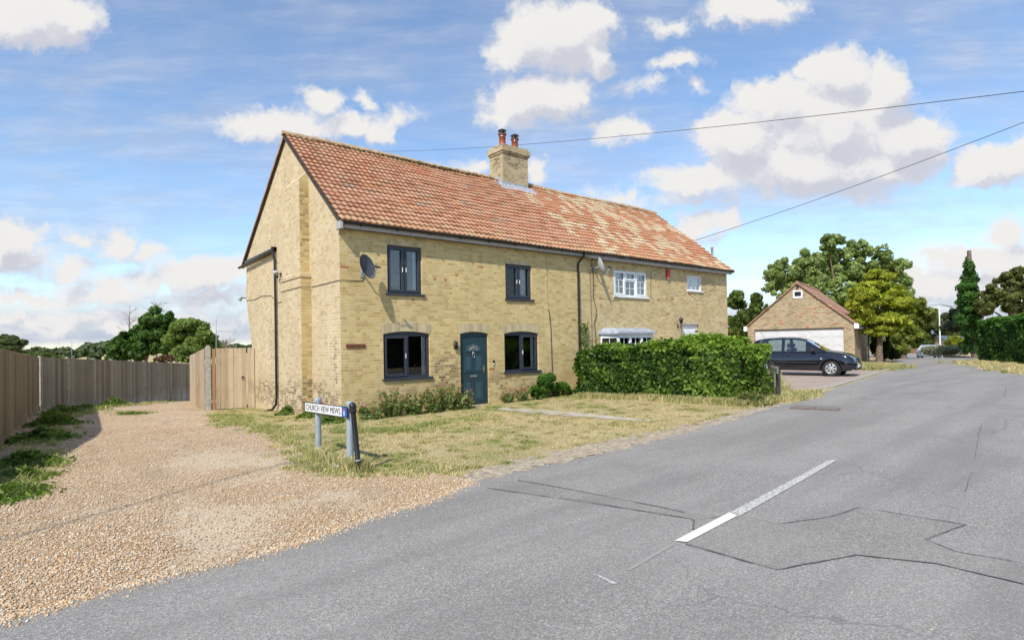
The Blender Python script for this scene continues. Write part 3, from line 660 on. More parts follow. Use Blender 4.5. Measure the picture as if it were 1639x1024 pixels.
mb = MB(); mb.tube([(8.36, -.24, 4.74), (8.36, -.23, 4.66), (8.26, -.12, 4.50), (8.25, -.05, 4.42), (8.25, -.05, 2.2), (8.25, -.05, .1)], .036, 10); clips(mb, 8.25, -.05, .6, 4.4, 5, .036); mb.build('downpipe', m_black, house)
# chimney
ch = MB(); cx0, cx1, cy0, cy1 = 7.91, 9.18, 3.5, 4.32
def stack(mb, e, z0, z1): mb.box((cx0-e, cy0-e, z0), (cx1+e, cy1+e, z1))
stack(ch, 0, 7.2, 9.08); stack(ch, .035, 9.08, 9.16); stack(ch, .075, 9.16, 9.33); stack(ch, .03, 9.33, 9.42)
for i, fc in enumerate(ch.f):
    vs = [Vector(ch.v[k]) for k in fc]; n = (vs[1]-vs[0]).cross(vs[2]-vs[0]); ch.m[i] = 1 if abs(n.x) > abs(n.y) else 0
cho = ch.build('chimney', [m_chim, m_chims], house)
mb = MB(); mb.prism([(cx0-.02, cy0-.02, 9.42), (cx1+.02, cy0-.02, 9.42), (cx1-.1, cy0+.15, 9.50), (cx0+.1, cy0+.15, 9.50)], None, (0, .8, 0)); mb.build('flaunching', m_conc, cho)
for (pxx, h) in ((8.23, .50), (8.86, .44)):
    o = (pxx, 3.9, 9.45)
    pt = MB().lathe([(.155, 0), (.15, .05), (.132, .12), (.125, h-.06), (.15, h-.055), (.155, h), (.12, h+.005), (.11, h-.1)], o).build('chimney_pot', m_pot, cho)
    mb = MB(); mb.lathe([(.128, h-.1), (.131, h-.1), (.131, h-.075), (.128, h-.075)], o)
    for k in range(4): w = k*math.pi/2+.5; mb.box((-.008, -.008, h), (.008, .008, h+.15), None, (o[0]+.11*math.cos(w), o[1]+.11*math.sin(w), o[2]))
    mb.build('cowl_band', m_steel, pt)
    MB().lathe([(.0, h+.215), (.07, h+.205), (.165, h+.15), (.17, h+.135), (.15, h+.14), (.0, h+.17)], o).lathe([(.145, h-.002), (.165, h), (.165, h+.025), (.13, h+.03)], o).build('cowl', m_black, pt)
mb = MB()
def rz_(y): return HF+SL*(y+.22)+.055
for i in range(12):   # apron dressed over the tile rolls
    pass
NX = 40; vs = []
for yy, dz in ((3.14, .0), (3.3, .012), (3.497, .03), (3.497, .16)):
    for i in range(NX+1):
        xx = 7.62+(9.42-7.62)*i/NX; vs.append((xx, yy if dz < .1 else yy-.004, rz_(yy)+(dz if dz < .1 else .10)+.012*math.cos(2*math.pi*xx/.165)*(dz < .02)))
fs = [(r*(NX+1)+i, r*(NX+1)+i+1, (r+1)*(NX+1)+i+1, (r+1)*(NX+1)+i) for r in range(2) for i in range(NX)]+[(2*(NX+1)+i, 2*(NX+1)+i+1, 3*(NX+1)+i+1, 3*(NX+1)+i) for i in range(NX) if cx0-.01 < vs[i][0] < cx1-.03]
mb.add(vs, fs); mb.add([(7.62, 3.14, rz_(3.14)), (7.905, 3.14, rz_(3.14)+.01), (7.905, 3.98, rz_(3.92)+.03), (7.62, 3.98, rz_(3.92))], [(0, 1, 2, 3)])
mb.add([(7.9, 3.49, rz_(3.49)), (7.9, 3.95, rz_(3.92)), (7.9, 3.95, rz_(3.92)+.12), (7.9, 3.49, rz_(3.49)+.12)], [(0, 1, 2, 3)])
mb.build('lead_flashing', m_lead, house)
mb = MB(); mb.lathe([(.055, 0), (.055, .42), (.07, .43), (.07, .47), (.0, .48)], (17.42, .55, rz_(.55)-.05), n=14); mb.build('roof_vent', m_fascia, house)
# windows
def arch_z(h, x): t = (x-h[0])/(h[1]-h[0]); return h[3]+h[4]*4*t*(1-t)
def window(h, mat, split, sash=(True, True), y=.055, sill=.055, fw=.055, bars=None, curtain=None, glass=None, sillmat=None, mid=None, label=None, archl=True):
    x0, x1, z0, z1, rise = h; sp = MB(); fb = MB(); e = .004
    X0, X1, Z0 = x0+e, x1-e, z0+e; fd = .06
    fb.box((X0, y, Z0), (X0+fw, y+fd, z1-fw)); fb.box((X1-fw, y, Z0), (X1, y+fd, z1-fw)); fb.box((X0+fw, y, Z0), (X1-fw, y+fd, Z0+fw))
    top = [(X0+(X1-X0)*k/12, arch_z((X0, X1, 0, z1, rise), X0+(X1-X0)*k/12)-e) for k in range(13)]
    fb.prism([(X0, y, z1-fw), (X1, y, z1-fw)]+[(a, y, b) for a, b in reversed(top)], None, (0, fd, 0))
    xs = [X0+fw]+[x0+(x1-x0)*s for s in split]+[X1-fw]
    for s in xs[1:-1]: fb.box((s-.028, y-.002, Z0+fw), (s+.028, y+fd, z1-fw))
    win = fb.build('window', mat, house, label=label)
    for i in range(len(xs)-1):
        a = xs[i]+(0 if i == 0 else .028); b = xs[i+1]-(0 if i == len(xs)-2 else .028); c, d = Z0+fw, z1-fw
        cells = [(a, b, c, d, sash[i])]
        if mid and i == 1:
            zm = mid; cells = [(a, b, c, zm-.03, False), (a, b, zm+.03, d, True)]; MB().box((a, y-.001, zm-.03), (b, y+fd, zm+.03)).build('transom', mat, win)
        for (a, b, c, d, sh) in cells:
            if sh:
                w = .052; sb = MB(); yy = y-.022
                for (p, q) in (((a-.008, yy, c-.008), (a+w, y+.03, d+.008)), ((b-w, yy, c-.008), (b+.008, y+.03, d+.008)), ((a+w, yy, c-.008), (b-w, y+.03, c+w)), ((a+w, yy, d-w), (b-w, y+.03, d+.008))): sb.box(p, q)
                # chamfer beads inside the sash
                so_ = sb.build('sash', mat, win)
                if mat is m_anth: MB().bbox((b-w+.012 if i == 0 else a+.012, yy-.022, (c+d)/2-.06), (b-w+.028 if i == 0 else a+.028, yy, (c+d)/2+.06), .004).build('handle', m_white, so_)
                a, b, c, d = a+w, b-w, c+w, d-w
            MB().add([(a, y+.034, c), (b, y+.034, c), (b, y+.034, d), (a, y+.034, d)], [(0, 1, 2, 3)]).build('pane', glass or m_glass, win)
            if bars:
                bb = MB(); nx, nz = bars
                nzz = nz if not mid or i != 1 else (1 if c > mid else 2)
                for k in range(1, nx): xx = a+(b-a)*k/nx; bb.box((xx-.009, y+.022, c), (xx+.009, y+.032, d))
                for k in range(1, nzz): zz = c+(d-c)*k/nzz; bb.box((a, y+.021, zz-.009), (b, y+.033, zz+.009))
                bb.build('glazing_bars', mat, win)
    if sill: MB().bbox((x0-.04, -.055, z0-sill), (x1+.07, WT, z0+.003), .008).build('sill', sillmat or mat, win)
    # near-black box behind the glass, standing in for an unlit room
    dp = 1.6; r = MB(); a, b, c, d = x0-.3, x1+.3, z0-.4, z1+rise+.1
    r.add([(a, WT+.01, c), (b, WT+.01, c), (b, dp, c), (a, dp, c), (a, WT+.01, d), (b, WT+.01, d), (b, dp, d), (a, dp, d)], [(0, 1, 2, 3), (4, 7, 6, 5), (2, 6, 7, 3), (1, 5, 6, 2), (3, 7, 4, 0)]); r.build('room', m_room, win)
    for (ca, cb) in (curtain or []):
        n = max(6, int((cb-ca)/.03)); vs = [(ca+(cb-ca)*k/n, .17+.015*math.sin(k*1.9), zz) for zz in (z0, z1+rise) for k in range(n+1)]
        MB().add(vs, [(k, k+1, n+2+k, n+1+k) for k in range(n)], True).build('curtain', m_curt, win)
    return win
window(LLw, m_anth, (.52,), (True, False), curtain=[(2.33, 2.46)])
window(LRw, m_anth, (.50,), (False, True), curtain=[(6.26, 6.36)])
window(ULw, m_anth, (.5,), (True, True), curtain=[(2.10, 2.2)], glass=m_glass2)
window(URw, m_anth, (.5,), (True, True), curtain=[(5.75, 6.1)])
window(W1, m_white, (.345, .655), (True, False, True), bars=(2, 3), mid=W1[3]-.36, curtain=[(10.2, 10.6), (11.5, 11.75)], y=.03, sill=.05, glass=m_glass2)
window(W2, m_white, (), (False,), bars=(3, 2), y=.03, sill=.05, glass=m_glass2, curtain=[(14.65, 15.6)])
# soldier-course heads
for h, hh in ((LLw, .24), (LRw, .24), (DRw, .24), (ULw, .12), (URw, .10)):
    mb = MB(); n = 14; xa, xb = h[0]-.03, h[1]+.03; lo = []; hi = []
    for k in range(n+1):
        x = xa+(xb-xa)*k/n; t = (x-xa)/(xb-xa); z = h[3]+h[4]*4*t*(1-t)+(.002); lo.append((x, z)); hi.append((x+(t-.5)*.06, z+hh))
    for k in range(n):
        q = [lo[k], lo[k+1], hi[k+1], hi[k]]; mb.add([(x, -.003, z) for x, z in q], [(0, 1, 2, 3)])
    mb.build('brick_arch', m_arch, house)
# bay window with lead roof
by0 = -.45
bay = empty('bay_window', (0, 0, 0)); bay.parent = house
P3 = [(9.35, 0), (9.75, by0), (11.65, by0), (12.05, 0)]
mb = MB(); mb.prism([(x, y, .2) for x, y in P3], None, (0, 0, .75)); mb.build('bay_wall', m_front2, bay)
mb = MB()
for i in range(3):
    a, b = Vector(P3[i]), Vector(P3[i+1]); L = (b-a).length; t = (b-a)/L; n = Vector((t.y, -t.x)); 
    R = Matrix(((t.x, -n.x, 0), (t.y, -n.y, 0), (0, 0, 1))); o = (a.x, a.y, 0); zb, zt = .95, 2.05
    mb.box((0, -.03, zb), (L, .06, zb+.07), R, o); mb.box((0, -.03, zt-.14), (L, .06, zt), R, o)
    k = 3 if i == 1 else 1
    for j in range(k+1): c = L*j/k; c0 = max(0, c-.05); mb.box((c0, -.031, zb+.07), (min(L, c+.05), .06, zt-.14), R, o)
    for j in range(k):
        a0, a1 = L*j/k+.05, L*(j+1)/k-.05
        MB().box((a0, .02, zb+.07), (a1, .024, zt-.14), R, o).build('pane', m_glass, bay)
        for q in (.5,): mb.box((a0+(a1-a0)*q-.01, .0, zb+.07), (a0+(a1-a0)*q+.01, .018, zt-.14), R, o)
        for q in (.27, .52, .76): mb.box((a0, -.001, zb+.07+(zt-.21-zb)*q-.01), (a1, .019, zb+.07+(zt-.21-zb)*q+.01), R, o)
mb.build('bay_frame', m_white, bay)
mb = MB(); mb.box((9.4, .02, .9), (12.0, .05, 2.05)); mb.build('room', m_room, bay)  # near-black panel standing in for the unlit room behind the bay
mb = MB(); e = .12; bot = [(9.35-e, -.0, 2.05), (9.75-e, by0-e, 2.05), (11.65+e, by0-e, 2.05), (12.05+e, 0, 2.05)]; up = [(9.35-e, -.0, 2.12), (9.75-e, by0-e, 2.12), (11.65+e, by0-e, 2.12), (12.05+e, 0, 2.12), (9.5, -.0, 2.27), (9.8, by0+.25, 2.27), (11.6, by0+.25, 2.27), (11.9, 0, 2.27)]
mb.add(bot+up[:4], [(3, 2, 1, 0), (0, 1, 5, 4), (1, 2, 6, 5), (2, 3, 7, 6)]); mb.add(up, [(0, 1, 5, 4), (1, 2, 6, 5), (2, 3, 7, 6), (4, 5, 6, 7)])
for x in (10.3, 10.9, 11.5): mb.tube([(x, by0-e-.01, 2.13), (x, by0+.25, 2.285)], .018, 6)
mb.build('bay_roof', m_lead, bay)
# far white door
dr2 = MB().box((D2[0]+.01, .06, D2[2]+.01), (D2[1]-.01, .10, D2[3]-.01)).build('door', m_signw, house, label='plain white far door')
MB().box((D2[0]-.02, -.02, D2[3]), (D2[1]+.02, .05, D2[3]+.05)).build('door_frame', m_fascia, dr2)
MB().bbox((D2[0]+.15, .045, 1.4), (D2[1]-.15, .062, 2.2), .01).build('door_panel', m_white, dr2)
# front door
x0, x1, z0, z1, rise = DRw; y = .06
mb = MB(); e = .004; mb.box((x0+e, y, z0), (x0+.07, y+.06, z1-.07)); mb.box((x1-.07, y, z0), (x1-e, y+.06, z1-.07))
top = [(x0+e+(x1-x0-2*e)*k/12, z1+rise*4*(k/12)*(1-k/12)-e) for k in range(13)]
mb.prism([(x0+e, y, z1-.07), (x1-e, y, z1-.07)]+[(a, y, b) for a, b in reversed(top)], None, (0, .06, 0))
MBs = MB(); door = empty('front_door', (x0, y, z0)); door.parent = house
mb.build('door_frame', m_door, door)
a, b = x0+.07, x1-.07; lf = MB(); lf.box((a, y+.02, z0+.02), (b, y+.065, z1-.07)).build('door_leaf', m_door, door)
cxm = (a+b)/2; w = (b-a)
def panel(pa, pb, pc, pd):
    m_ = MB(); t = .018
    for (p, q) in (((pa, pc), (pb, pc+t)), ((pa, pd-t), (pb, pd)), ((pa, pc+t), (pa+t, pd-t)), ((pb-t, pc+t), (pb, pd-t))): m_.bbox((p[0], y+.004, p[1]), (q[0], y+.022, q[1]), .004)
    m_.bbox((pa+.045, y+.010, pc+.045), (pb-.045, y+.022, pd-.045), .008); m_.build('door_panel', m_doorl, door)
panel(a+.10, cxm-.04, z0+.13, z0+.72); panel(cxm+.04, b-.10, z0+.13, z0+.72)
panel(a+.10, cxm-.04, z0+.95, z0+1.46); panel(cxm+.04, b-.10, z0+.95, z0+1.46)
fan = MB(); n = 16; R0, zc = .255, z0+1.56
arc = [(cxm+R0*math.cos(math.pi*k/n), zc+R0*.85*math.sin(math.pi*k/n)) for k in range(n+1)]; arci = [(cxm+(R0-.03)*math.cos(math.pi*k/n), zc+.025+(R0-.03)*.80*math.sin(math.pi*k/n)) for k in range(n+1)]
for k in range(n): fan.prism([(arc[k][0], y+.002, arc[k][1]), (arc[k+1][0], y+.002, arc[k+1][1]), (arci[k+1][0], y+.002, arci[k+1][1]), (arci[k][0], y+.002, arci[k][1])], None, (0, .02, 0))
fan.box((cxm-R0, y+.002, zc-.02), (cxm+R0, y+.022, zc+.025)); fo = fan.build('fanlight', m_doorl, door)
MB().prism([(p[0], y+.013, p[1]) for p in arci], None, (0, .004, 0)).build('pane', M('obscure glass', var((.10, .12, .13), .2, 20.), rough=.15), fo)
mb = MB()
for k in (.25, .5, .75): mb.tube([(cxm, y+.010, zc+.03), (cxm+(R0-.03)*math.cos(math.pi*k), y+.010, zc+.02+(R0-.03)*.8*math.sin(math.pi*k))], .006, 6)
for k in range(9): mb.lathe([(0, .0), (.017, 0), (.017, .004)], (cxm+.12*math.cos(math.pi*(k+.5)/9), y+.008, zc+.02+.10*math.sin(math.pi*(k+.5)/9)), Matrix.Rotation(math.pi/2, 3, 'X'), 8)
mb.build('leading', m_steel, fo)
mb = MB(); mb.bbox((cxm-.12, y+.002, z0+.80), (cxm+.12, y+.02, z0+.865), .006); mb.bbox((cxm-.095, y-.004, z0+.815), (cxm+.095, y+.004, z0+.85), .005); mb.build('letterbox', m_steel, door)
mb = MB(); mb.lathe([(0, 0), (.035, 0), (.03, .02), (0, .025)], (cxm, y+.02, z0+1.50), Matrix.Rotation(math.pi/2, 3, 'X'), 14); mb.tube([(cxm+.04*math.sin(t), y-.01, z0+1.43+.065*math.cos(t)) for t in [k*2*math.pi/14 for k in range(15)]], .008, 6, False); mb.build('knocker', m_steel, door)
mb = MB(); mb.bbox((b-.075, y+.004, z0+.90), (b-.035, y+.02, z0+1.13), .006); mb.tube([(b-.055, y+.01, z0+1.03), (b-.055, y-.04, z0+1.03), (b-.16, y-.045, z0+1.03)], .011, 8); mb.build('handle', m_steel, door)
MB().box((x0-.02, -.10, -.06), (x1+.05, y+.06, z0-.002)).build('threshold', m_conc, door)
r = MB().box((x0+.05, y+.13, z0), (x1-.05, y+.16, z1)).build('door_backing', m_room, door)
# things fixed to the walls
def dish(loc, R, mat, name, label, arm, back):
    t = empty(name, loc, label, 'satellite dish'); mb = MB(); n = 10; prof = [(.0, .0)]+[(.27*k/n, .16*(k/n)**2*.6) for k in range(1, n+1)]
    prof += [(.278, .098), (.27, .088)]+[(.27*k/n, .16*(k/n)**2*.6-.008) for k in range(n-1, 0, -1)]
    Sx = Matrix.Diagonal((1, 1.15, 1)); mb.lathe(prof, (0, 0, 0), R@Sx, 28); mb.build('reflector', mat, t, local=True)
    tip = R@Vector((0, -.12, .36)); b0 = R@Vector((0, -.29, .10)); mb = MB(); mb.tube([b0, R@Vector((0, -.30, .2)), tip], .011, 6); mb.build('arm', m_galv, t, local=True)
    d = (R@Vector((0, .5, -.6))).normalized(); mb = MB(); mb.tube([tip-d*.05, tip+d*.07], [.022, .03], 10); mb.box((-.06, -.015, -.02), (.06, .015, .02), None, tip-d*.03); mb.build('receiver', m_trim, t, local=True)
    mb = MB(); mb.tube([(0, 0, 0), R@Vector((0, 0, -.08)), Vector(back)*.6, Vector(back)], .018, 8); mb.bbox((back[0]-.06, back[1]-.02, back[2]-.08), (back[0]+.06, back[1]+.0, back[2]+.08), .005); mb.build('bracket', m_galv, t, local=True)
Rd = Matrix((( .80, .12, -.59), (-.59, .05, -.80), (-.07, .99, .0)))
def aim(d, up=(0, 0, 1)):   # rotation whose z axis looks along d
    z = Vector(d).normalized(); x = Vector(up).cross(z).normalized(); y = z.cross(x); return Matrix(((x.x, y.x, z.x), (x.y, y.y, z.y), (x.z, y.z, z.z)))
dish((.50, -.33, 3.70), aim((.42, -.85, .30)), m_dish, 'satellite_dish', 'dark grey satellite dish on the near brick corner, left of the upper window', None, (.08, .33, -.12))
dish((9.02, -.28, 4.34), aim((.80, -.55, .28)), m_dish2, 'satellite_dish', 'pale grey satellite dish beside the black downpipe, seen nearly edge-on', None, (.0, .28, -.05))
t = empty('alarm_box', (13.28, 0, 4.42), 'red burglar alarm box under the eave between the two white windows', 'alarm box')
MB().bbox((-.10, -.09, -.19), (.10, 0, .17), .02).build('cover', m_alarm, t, local=True); MB().bbox((-.085, -.085, -.225), (.085, -.004, -.19), .01).build('base_strip', m_fascia, t, local=True)
o = MB().bbox((-.25, -.03, -.045), (.25, 0, .045), .006)
t = empty('name_plaque', (.38, 0, 1.79), 'narrow brown wooden house name plaque left of the lower window', 'plaque'); o.build('board', m_plaq, t, local=True)
mb = MB()
for i in range(9): xx = -.19+i*.042; mb.tube([(xx, -.032, -.018+.01*(i % 2)), (xx+.008, -.032, .02), (xx+.02, -.032, -.012)], .0028, 4)
mb.build('carved_letters', M('carved mark', col=(.30, .15, .06), rough=.6), t, local=True)
t = empty('wall_light', (3.30, 0, 1.76), 'small black up and down light left of the teal door', 'wall light')
MB().bbox((-.03, -.02, -.05), (.03, 0, .05), .004).build('bracket', m_black, t, local=True); MB().lathe([(0, -.12), (.032, -.12), (.032, .12), (0, .12)], (-.02, -.065, 0), n=14).lathe([(0, -.10), (.026, -.10), (.026, .10), (0, .10)], (.045, -.06, 0), n=12).build('lamp_body', m_trim, t, local=True)
t = empty('doorbell', (4.66, 0, 1.22), 'small black and silver doorbell right of the teal door', 'doorbell')
MB().bbox((-.03, -.025, .0), (.03, 0, .08), .006).build('camera_half', m_black, t, local=True); MB().bbox((-.029, -.024, -.07), (.029, 0, -.001), .006).build('button_half', m_dish2, t, local=True)
t = empty('wall_lantern', (13.9, 0, 2.45), 'black coach lantern beside the far white door, just above the hedge', 'lantern')
MB().bbox((-.04, -.02, -.17), (.04, 0, .0), .01).tube([(0, -.02, -.1), (0, -.12, -.16), (0, -.17, -.05), (0, -.17, .0)], .012, 8).build('bracket', m_black, t, local=True)
MB().lathe([(.03, .0), (.05, .02), (.075, .16), (.09, .17), (.03, .26), (.01, .31), (0, .32)], (0, -.17, 0), n=6, smooth=False).build('lamp_head', m_black, t, local=True)
t = empty('security_light', (-.0, 4.55, 4.03), 'small black twin floodlight on the gable, right of the downpipe', 'floodlight')
MB().lathe([(0, 0), (.05, .0), (.05, .03), (0, .03)], (0, 0, 0), Matrix.Rotation(-math.pi/2, 3, 'Y'), 12).tube([(-.03, 0, 0), (-.12, .03, .02)], .015, 6).build('bracket', m_black, t, local=True)
MB().lathe([(.02, -.09), (.045, -.06), (.07, .05), (.0, .04)], (-.17, .07, .05), aim((-.7, .3, -.3)), 14).build('lamp_head', m_dish2, t, local=True)
MB().lathe([(.02, -.05), (.035, -.03), (.04, .05), (.0, .05)], (-.12, .0, -.07), aim((-.4, -.2, -.8)), 12).build('sensor', m_black, t, local=True)
t = empty('security_light', (0, 8.66, 3.60), 'small grey floodlight sticking out from the back edge of the gable', 'floodlight')
MB().tube([(0, 0, 0), (-.08, .12, .02), (-.1, .30, .02)], .018, 6).build('bracket', m_black, t, local=True)
MB().lathe([(.02, -.08), (.045, -.05), (.065, .06), (.0, .05)], (-.1, .38, .0), aim((-.3, .3, -.6)), 14).build('lamp_head', m_dish2, t, local=True)
def cable(label, pts, r=.008, mat=None): return tag(MB().tube(pts, r, 5).build('wall_cable', mat or m_cable), label, 'cable')
cable('thin dark cable running from the near dish round onto the gable', [(.62, -.012, 3.5), (.58, -.012, 3.42), (.4, -.012, 3.41), (-.012, -.012, 3.40), (-.012, 1.9, 3.40), (-.295, 1.95, 3.40), (-.295, 3.64, 3.40), (-.012, 3.68, 3.40), (-.012, 4.3, 3.41), (-.012, 4.32, 3.7), (-.012, 4.5, 3.98)])
cable('dark cable sagging across the gable left of the downpipe', [(-.012, 4.35, 3.2), (-.012, 4.8, 3.17), (-.012, 5.6, 3.45), (-.012, 6.6, 3.52), (-.012, 7.6, 3.46), (-.012, 8.6, 3.5)])
cable('thin upright conduit right of the lower right dark window', [(6.90, -.02, 2.86), (6.93, -.02, 2.72), (6.98, -.02, 2.2), (7.02, -.02, .35)], .013)
cable('thin pale cable dropping down the wall from the eave above the conduit', [(6.86, -.01, 4.6), (6.87, -.01, 3.8), (6.88, -.01, 2.86)], .005, M('pale cable', col=(.30, .24, .14), rough=.7))
cable('wavy dark cable hanging below the far dish', [(9.02, -.03, 4.9-.25), (8.9, -.02, 4.5), (9.0, -.02, 4.25), (9.02, -.02, 3.7), (9.0, -.02, 3.3), (9.13, -.02, 2.95), (9.16, -.02, 2.75), (9.03, -.02, 2.45), (9.08, -.02, 1.9), (9.08, -.02, .5)], .012)
cable('straight thin cable right of the black downpipe', [(8.86, -.02, 4.2), (8.88, -.02, 3), (8.92, -.02, .5)], .01, M('grey cable', col=(.2, .17, .12), rough=.7))
cable('looped cable at the top right of the white framed window', [(12.7, -.15, 4.62), (12.6, -.02, 4.5), (12.25, -.02, 4.42), (12.2, -.02, 3.9), (12.2, -.02, 3.45)], .008)
# ------------------------------------------------------------------ fences and gate
def colpt(u, A, B, v=560):
    d = ray(u, v); n = Vector((-d.y, d.x)); A = Vector(A[:2]); B = Vector(B[:2]); c = CP.xy
    t = (c-A).dot(n)/(B-A).dot(n); return A+(B-A)*t
m_oldw = M('weathered grey boards', wood_fn([(.24, .19, .15), (.58, .50, .41), (.80, .72, .62)], (.55, .83), .125, (-.9, .3)))
m_brw = M('brown boards', wood_fn([(.13, .075, .04), (.38, .25, .145), (.60, .45, .29)], (.04, 1.), .13, (-.2, .5)))
m_gatew = M('new pine boards', wood_fn([(.28, .20, .12), (.46, .35, .23), (.60, .48, .33)], (.98, -.17), .14))
m_postw = M('orange timber post', wood_fn([(.24, .12, .05), (.34, .18, .08), (.42, .25, .12)], (.98, -.17), .5))
def boards(A, B, bw, zt0, zt1, zb=-.02, th=.018, seed=0, lap=.012, jit=.012):
    r = random.Random(seed); A = Vector(A); B = Vector(B); L = (B-A).length; t = (B-A)/L; n = Vector((t.y, -t.x)); mb = MB(); k = max(1, round(L/bw))
    for i in range(k):
        a = L*i/k; b = L*(i+1)/k-.007; zt = zt0+(zt1-zt0)*(i+.5)/k+r.uniform(-jit, jit); pa = A+t*a; pb = A+t*b; zz = min(Z(pa.x, pa.y), Z(pb.x, pb.y))+zb; o = r.uniform(0, .014)
        p = [pa+n*(o), pb+n*(o+.004), pb+n*(o+th+.006), pa+n*(o+th)]
        mb.add([(q.x, q.y, zz) for q in p]+[(q.x, q.y, zt+(r.uniform(-.004, .004) if j else 0)) for j, q in enumerate(p)], [(0,3,2,1),(4,5,6,7),(0,1,5,4),(1,2,6,5),(2,3,7,6),(3,0,4,7)])
    return mb
fn = empty('board_fence', (-6.2, 1.5, 0), 'brown upright board fence at the left edge of the gravel lane', 'fence')
NA, NB = Vector((-6.46, -3.9)), Vector((-5.86, 12.25))
def ntop(y): return 1.84-(y-2.3)*.0265 if y > 1 else 1.87+(y-1)*.25
for i in range(11):
    a = NA.lerp(NB, i/11); b = NA.lerp(NB, (i+1)/11); boards(a, b, .13, ntop(a.y), ntop(b.y), seed=i).build('fence_panel', m_brw, fn)
    q = NA.lerp(NB, i/11)+Vector((-.09, 0)); MB().box((q.x-.05, q.y-.05, Z(*q)-.1), (q.x+.05, q.y+.05, ntop(q.y)-.05)).build('fence_post', m_brw, fn)
mbg = MB(); 
for i in range(11):
    a = NA.lerp(NB, i/11); b = NA.lerp(NB, (i+1)/11); mbg.add([(a.x+.03, a.y, Z(*a)-.1), (b.x+.03, b.y, Z(*b)-.1), (b.x+.03, b.y, Z(*b)+.13), (a.x+.03, a.y, Z(*a)+.13), (a.x+.06, a.y, Z(*a)-.1), (b.x+.06, b.y, Z(*b)-.1), (b.x+.06, b.y, Z(*b)+.13), (a.x+.06, a.y, Z(*a)+.13)], [(4,5,6,7),(3,2,6,7),(0,1,2,3)])
mbg.build('gravel_board', m_brw, fn)
m_fpost = M('weathered concrete post', var((.34, .31, .26), .25, 9., ((.2, .18, .13), .6)), rough=.95)
ff = empty('board_fence', (-5.8, 12.3, 0), 'long weathered grey board fence with concrete posts curving behind the gravel lane', 'fence')
FA, FB = Vector((-5.82, 12.3)), Vector((.64, 20.2))
def ftop(t): return 1.60+(.98-1.60)*t
cols = [65, 108, 150, 178, 208, 231, 252, 272, 289, 304, 318, 331, 344]
pts = [colpt(u, FA, FB) for u in cols]
for i, p in enumerate(pts):
    t = (p-FA).length/(FB-FA).length; z = Z(*p)
    mb = MB(); mb.box((-.05, -.05, z-.2), (.05, .05, ftop(t)+.045), Matrix.Rotation(.89, 3, 'Z'), (p.x-.012, p.y+.012, 0)); mb.prism([(-.05, -.05, ftop(t)+.045), (.05, -.05, ftop(t)+.045), (0.03, -.05, ftop(t)+.085), (-.03, -.05, ftop(t)+.085)], None, (0, .1, 0)) if False else None
    mb.build('fence_post', m_fpost, ff)
    if i+1 < len(pts):
        q = pts[i+1]; t2 = (q-FA).length/(FB-FA).length
        boards(p, q, .125, ftop(t), ftop(t2), seed=40+i).build('fence_panel', m_oldw, ff)
gt = empty('garden_gate', (-1.4, 7.8, -.35), 'pale upright board gate between a concrete post and the back corner of the house', 'gate')
GA, GB = Vector((-1.55, 7.86)), Vector((-.02, 7.62))
gp = lambda u: colpt(u, GA, GB)
a, b = gp(345), gp(394); boards(a, b, .14, 1.80, 1.79, .03, .022, 3, jit=.006).build('gate_leaf', m_gatew, gt)
a2, b2 = gp(396), gp(407); boards(a2, b2, .14, 1.80, 1.80, .0, .022, 4, jit=.004).build('side_board', m_gatew, gt)
p = gp(341.5); MB().box((-.045, -.045, -.5), (.045, .045, 1.78), Matrix.Rotation(-.16, 3, 'Z'), (p.x, p.y, 0)).build('gate_post', m_postw, gt)
p = gp(332.5); z = Z(*p); mb = MB(); mb.bbox((-.085, -.06, z-.3), (.085, .06, 1.84), .012, Matrix.Rotation(-.16, 3, 'Z'), (p.x, p.y-.02, 0)); mb.bbox((-.05, -.05, 1.84), (.05, .05, 1.90), .012, Matrix.Rotation(-.16, 3, 'Z'), (p.x, p.y-.02, 0)); mb.build('gate_post', m_conc, gt, label='pale concrete gate post')
p = gp(388)+Vector((-.005, -.035)); mb = MB(); mb.lathe([(0, 0), (.035, 0), (.03, .012), (0, .015)], (p.x, p.y, .80), Matrix.Rotation(math.pi/2, 3, 'X'), 12); mb.tube([(p.x+.045*math.sin(t), p.y-.02, .76+.05*math.cos(t)) for t in [k*math.pi/6 for k in range(13)]], .007, 6, False); mb.build('ring_latch', m_black, gt)
rf = tag(boards(gp(326), gp(326)+Vector((.55, 6)), .14, 1.8, 1.5, seed=9).build('board_fence', m_gatew), 'newer pale board fence running back from the concrete gate post', 'fence')
# ------------------------------------------------------------------ signs and posts
def text(s, size, mat, parent, R, loc, name='lettering', sx=1., bold=0):
    cu = bpy.data.curves.new(name, 'FONT'); cu.body = s; cu.size = size; cu.extrude = .0015; cu.align_x = 'CENTER'; cu.align_y = 'CENTER'; cu.offset = bold
    o = bpy.data.objects.new('tmp', cu); C.objects.link(o); bpy.context.view_layer.update()
    me = bpy.data.meshes.new_from_object(o.evaluated_get(bpy.context.evaluated_depsgraph_get())); bpy.data.objects.remove(o)
    me.name = name; me.materials.clear(); me.materials.append(mat); q = bpy.data.objects.new(name, me); C.objects.link(q); q.parent = parent
    q.matrix_local = Matrix.Translation(loc)@R.to_4x4()@Matrix.Diagonal((sx, 1, 1, 1)); return q
sg = empty('street_name_sign', (-2.05, -4.7, 0), 'white street name sign reading CHURCH VIEW MEWS on two round grey posts', 'street sign')
for (yy, zt) in ((-4.04, .93), (-5.33, .965)):
    MB().tube([(-2.05, yy, -.3), (-2.05, yy, zt)], .05, 18).lathe([(.053, zt-.03), (.053, zt+.004), (.03, zt+.01), (0, zt+.012)], (-2.05, yy, 0), n=18).build('sign_post', m_galv, sg)
til = math.atan((.82-.77)/1.75); ya, yb = -3.62, -5.40
